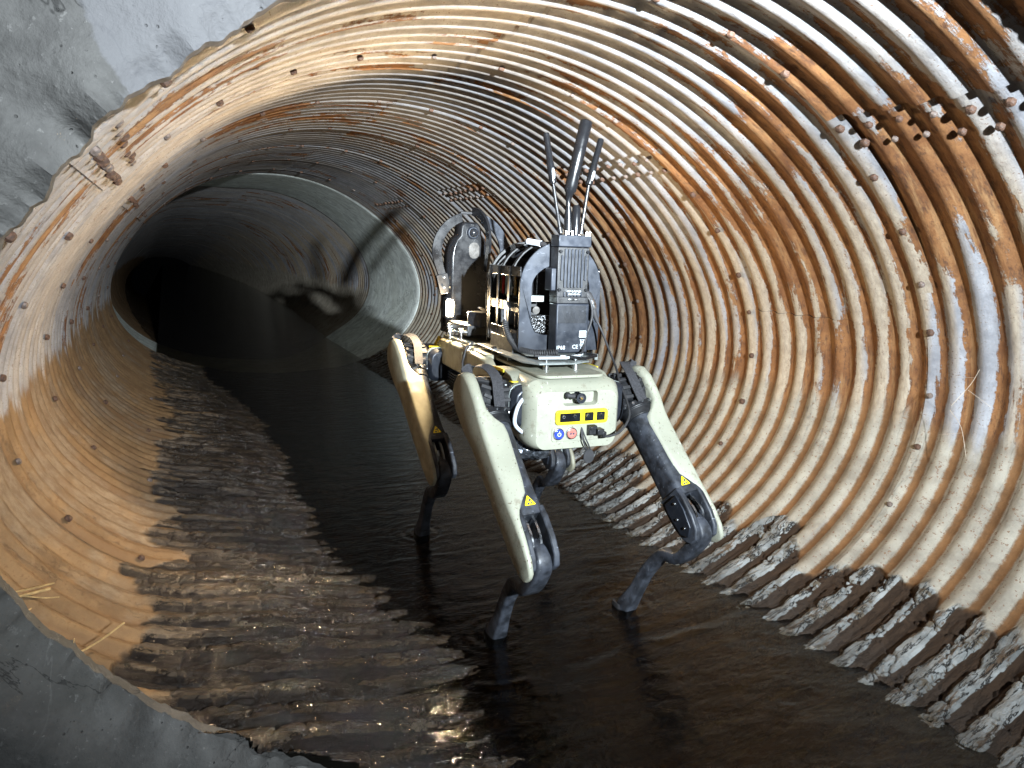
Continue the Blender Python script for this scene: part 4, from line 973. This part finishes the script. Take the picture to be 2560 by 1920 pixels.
# coiled cable
coil = thing('coiled_cable', tuple((local(-.07, -.1, -.2)).translation), 'black coiled spring cable curling over the left side of the deck plates', 'cable')
ax_ = bez([TB @ Vector(p) for p in ((cx0-.108, -.086, -.165), (cx0-.112, -.098, -.178), (cx0-.106, -.118, -.205), (cx0-.098, -.150, -.222), (cx0-.082, -.190, -.2255), (cx0-.062, -.215, -.2235), (cx0-.035, -.230, -.221))], 10)
Ls = [0]
for i in range(1, len(ax_)): Ls.append(Ls[-1]+(ax_[i]-ax_[i-1]).length)
turns = 40; pts = []; up = Vector((0, 0, 1))
for i in range(turns*10+1):
    l = Ls[-1]*i/(turns*10); x_ = np.interp(l, Ls, range(len(ax_))); i0 = min(int(x_), len(ax_)-2); p = ax_[i0].lerp(ax_[i0+1], x_-i0); d = (ax_[i0+1]-ax_[i0]).normalized()
    up = (up-d*up.dot(d)).normalized(); w = d.cross(up); t = 2*math.pi*i/10
    pts.append(p+up*math.cos(t)*.0060+w*math.sin(t)*.0060)
q = MB(); q.tube(pts, .0019, 6); q.build('coil', M['rubber'], coil, I4)

# ------------------------------------------------------------------ panorama camera in its guard hoop, and the work lamps
camu = thing('panorama_camera', (.785, 1.96, -.225), 'tall black camera with round lens inside a hoop guard, beside the lit lamp', 'camera')
def cu(b, name, mat, parent=None, **kw): return b.build(name, M[mat], parent or camu, I4, **kw)
hx, hy, hz = .790, 1.95, .0
body = [(-.064, -.22), (-.064, -.02), (-.060, .005), (-.048, .028), (-.034, .040), (-.031, .066), (-.022, .076), (.026, .076), (.036, .066), (.040, .042), (.052, .028), (.062, .005), (.064, -.02), (.064, -.22)]
q = MB(); q.loft([[(hx-.008+u*.9, hy+.028, v) for u, v in body], [(hx-.008+u, hy+.018, v) for u, v in body], [(hx-.008+u, hy-.008, v) for u, v in body], [(hx-.008+u*.82, hy-.022, v-.003) for u, v in body]]); cu(q, 'camera_body', 'black_gloss', bevel=.003)
q = MB(); q.tube([(hx-.001, hy-.018, .046), (hx-.001, hy-.027, .046), (hx-.001, hy-.030, .046)], [.0185, .0175, .0150], 24); lr = cu(q, 'lens_ring', 'black_metal', bevel=.001)
q = MB(); q.tube([(hx-.001, hy-.029, .046), (hx-.001, hy-.034, .046), (hx-.001, hy-.0375, .046), (hx-.001, hy-.039, .046)], [.0135, .0120, .0075, .002], 22); q.build('lens', M['glass_dark'], camu, I4)
q = MB(); q.prism([(u, hy-.0225, v) for u, v in rrect(.031, .045, .0145, hx+.004, -.003, 5)], (0, -.0015, 0)); cu(q, 'display_window', 'silver_screen')
for s in (-1, 1):
    arcs = [(hx+s*.118*math.cos(t), -.008+.112*math.sin(t)) for t in np.linspace(R(-4), R(74), 16)]
    arcs = [(hx+s*.098, -.075), (hx+s*.110, -.045)]+arcs
    inner = [(hx+s*.090*math.cos(t), -.010+.090*math.sin(t)) for t in np.linspace(R(-4), R(72), 16)]; inner = [(hx+s*.074, -.078), (hx+s*.084, -.048)]+inner
    lp = [(u, hy-.014, v) for u, v in arcs]+[(u, hy-.014, v) for u, v in reversed(inner)]
    q = MB(); q.prism(lp, (0, .006, 0)); g_ = cu(q, 'guard_hoop', 'black_metal' if s > 0 else 'black_gloss', bevel=.0008)  # left half gets the darker black, its shade put into the material
    q = MB(); q.box((hx+s*.082, hy-.01, -.098), (.034, .010, .055), Matrix.Rotation(s*.25, 3, 'Y')); cu(q, 'hoop_bracket', 'black_gloss', bevel=.001)
    for z_ in (-.080, -.108):
        q = MB(); q.cyl((hx+s*.083, hy-.015, z_), (hx+s*.083, hy-.019, z_), .0035, .003, 8); cu(q, 'screw', 'steel')
q = MB(); q.cyl((hx-.034, hy-.010, .1005), (hx+.036, hy-.010, .1005), .0042, .0042, 10); cu(q, 'hoop_rod', 'rubber')
q = MB(); q.strip(bez([(hx+.002, hy-.012, .106), (hx+.010, hy-.045, .098), (hx+.020, hy-.070, .070), (hx+.024, hy-.080, .02), (hx+.022, hy-.070, -.06)], 6), (1, 0, 0), .0075, .024); cu(q, 'guard_hoop', 'black_gloss', bevel=.001)
q = MB(); q.box((.800, 1.985, -.16), (.15, .05, .16)); cu(q, 'mast_block', 'black_gloss', bevel=.004)
lampt = thing('work_lamp', (.716, 1.93, -.225), 'lit work lamp glaring warm white on the left side under the panorama camera', 'lamp')
q = MB(); q.box((.728, 1.945, -.166), (.030, .030, .060)); q.build('lamp_housing', M['black_metal'], lampt, I4, bevel=.003)
q = MB(); q.prism([(u, 1.9295, v) for u, v in rrect(.022, .048, .006, .724, -.166, 4)], (0, -.0022, 0)); q.build('lamp_lens', M['lamp'], lampt, I4)
q = MB(); q.box((.728, 1.95, -.209), (.012, .016, .030)); q.build('lamp_bracket', M['plate_grey'], lampt, I4, bevel=.001)
lampt2 = thing('work_lamp', (.925, 1.95, -.225), 'second lit work lamp, hidden behind the equipment cage', 'lamp')
q = MB(); q.box((.915, 1.955, -.160), (.030, .030, .060)); q.build('lamp_housing', M['black_metal'], lampt2, I4, bevel=.003)
q = MB(); q.prism([(u, 1.9395, v) for u, v in rrect(.022, .048, .006, .915, -.160, 4)], (0, -.0022, 0)); q.build('lamp_lens', M['lamp'], lampt2, I4)
q = MB(); q.box((.915, 1.96, -.209), (.012, .016, .030)); q.build('lamp_bracket', M['plate_grey'], lampt2, I4, bevel=.001)
lampt3 = thing('work_lamp', (.790, 2.09, -.262), 'third work lamp on the nose of the robot, facing into the pipe', 'lamp')
q = MB(); q.box((.790, 2.10, -.166), (.050, .030, .040)); q.build('lamp_housing', M['black_metal'], lampt3, I4, bevel=.003)
q = MB(); q.prism([(u, 2.1155, v) for u, v in rrect(.040, .030, .006, .790, -.166, 4)], (0, .0022, 0)); q.build('lamp_lens', M['lamp'], lampt3, I4)
q = MB(); q.box((.790, 2.09, -.212), (.012, .016, .065)); q.build('lamp_bracket', M['plate_grey'], lampt3, I4, bevel=.001)
# lower sensor gear between lamp and cage: brackets and clamps on the deck
gear = thing('sensor_base', (.785, 1.85, -.235), 'low black sensor base with bright clamps on the front half of the robot deck', 'sensor')
q = MB(); q.box((.795, 1.87, -.215), (.150, .17, .030)); q.build('base_block', M['black'], gear, I4, bevel=.004)
q = MB(); q.box((.775, 1.80, -.185), (.070, .06, .040), Matrix.Rotation(.3, 3, 'Z')); q.build('tilted_module', M['black_metal'], gear, I4, bevel=.003)
q = MB(); q.box((.760, 1.765, -.158), (.030, .020, .004), Matrix.Rotation(.5, 3, 'Y')); q.build('pale_card', M['silver_screen'], gear, I4)
for x, y_, z_ in ((.712, 1.90, -.222), (.705, 1.79, -.226), (.700, 1.86, -.232)):
    q = MB(); q.cyl((x, y_, z_-.012), (x, y_, z_+.012), .0045, .0045, 10); q.box((x+.012, y_, z_+.008), (.036, .008, .004)); q.cyl((x, y_, z_+.010), (x, y_, z_+.016), .007, .006, 8); q.build('clamp', M['steel'], gear, I4)
q = MB(); q.box((.715, 1.83, -.243), (.018, .20, .005)); q.build('mounting_rail', M['plate_grey'], gear, I4)

# ------------------------------------------------------------------ litter
def wisp(name, pts, r, mat, label, cat, group=None, extra=()):
    t_ = thing(name, pts[0], label, cat, group=group)
    q = MB(); q.tube(bez(pts, 5), r, 5)
    for e in extra: q.tube(bez(e, 4), r*.6 if not hasattr(r, '__len__') else .0006, 4)
    q.build('stalk' if 'straw' in name else 'strand', M[mat], t_, I4)

wisp('straw_stalk', [(-.300, 1.26, -.525), (-.285, 1.275, -.548), (-.262, 1.30, -.572), (-.240, 1.325, -.580), (-.205, 1.36, -.590)], .0028, 'straw', 'long dry straw stalk caught on a rivet at the left edge', 'straw', extra=[[(-.24, 1.325, -.58), (-.215, 1.35, -.600), (-.195, 1.37, -.612)], [(-.262, 1.30, -.572), (-.235, 1.31, -.600), (-.225, 1.34, -.606)], [(-.29, 1.27, -.54), (-.25, 1.31, -.565), (-.20, 1.37, -.585)]])
wisp('straw_stalk', [(-.185, 1.205, -.640), (-.165, 1.23, -.652), (-.130, 1.27, -.655), (-.095, 1.31, -.650)], .0018, 'straw', 'short dry twig by the lower left concrete edge, below the long stalk', 'straw', extra=[[(-.165, 1.23, -.652), (-.16, 1.235, -.625)]])
for pts, ex_, lab in (([(1.575, .95, -.22), (1.590, .975, -.26), (1.575, 1.00, -.31)], [[(1.58, .96, -.24), (1.60, 1.02, -.25)], [(1.585, .975, -.27), (1.60, .93, -.30)]], 'upper of two dusty cobwebs across the ribs at the right edge'),
                 ([(1.62, 1.03, -.33), (1.605, .99, -.36), (1.59, .96, -.42)], [[(1.60, .98, -.37), (1.61, 1.04, -.39)]], 'lower of two dusty cobwebs across the ribs at the right edge')):
    wisp('cobweb', pts, .0006, 'web', lab, 'cobweb', group='cobwebs on the right wall', extra=ex_)
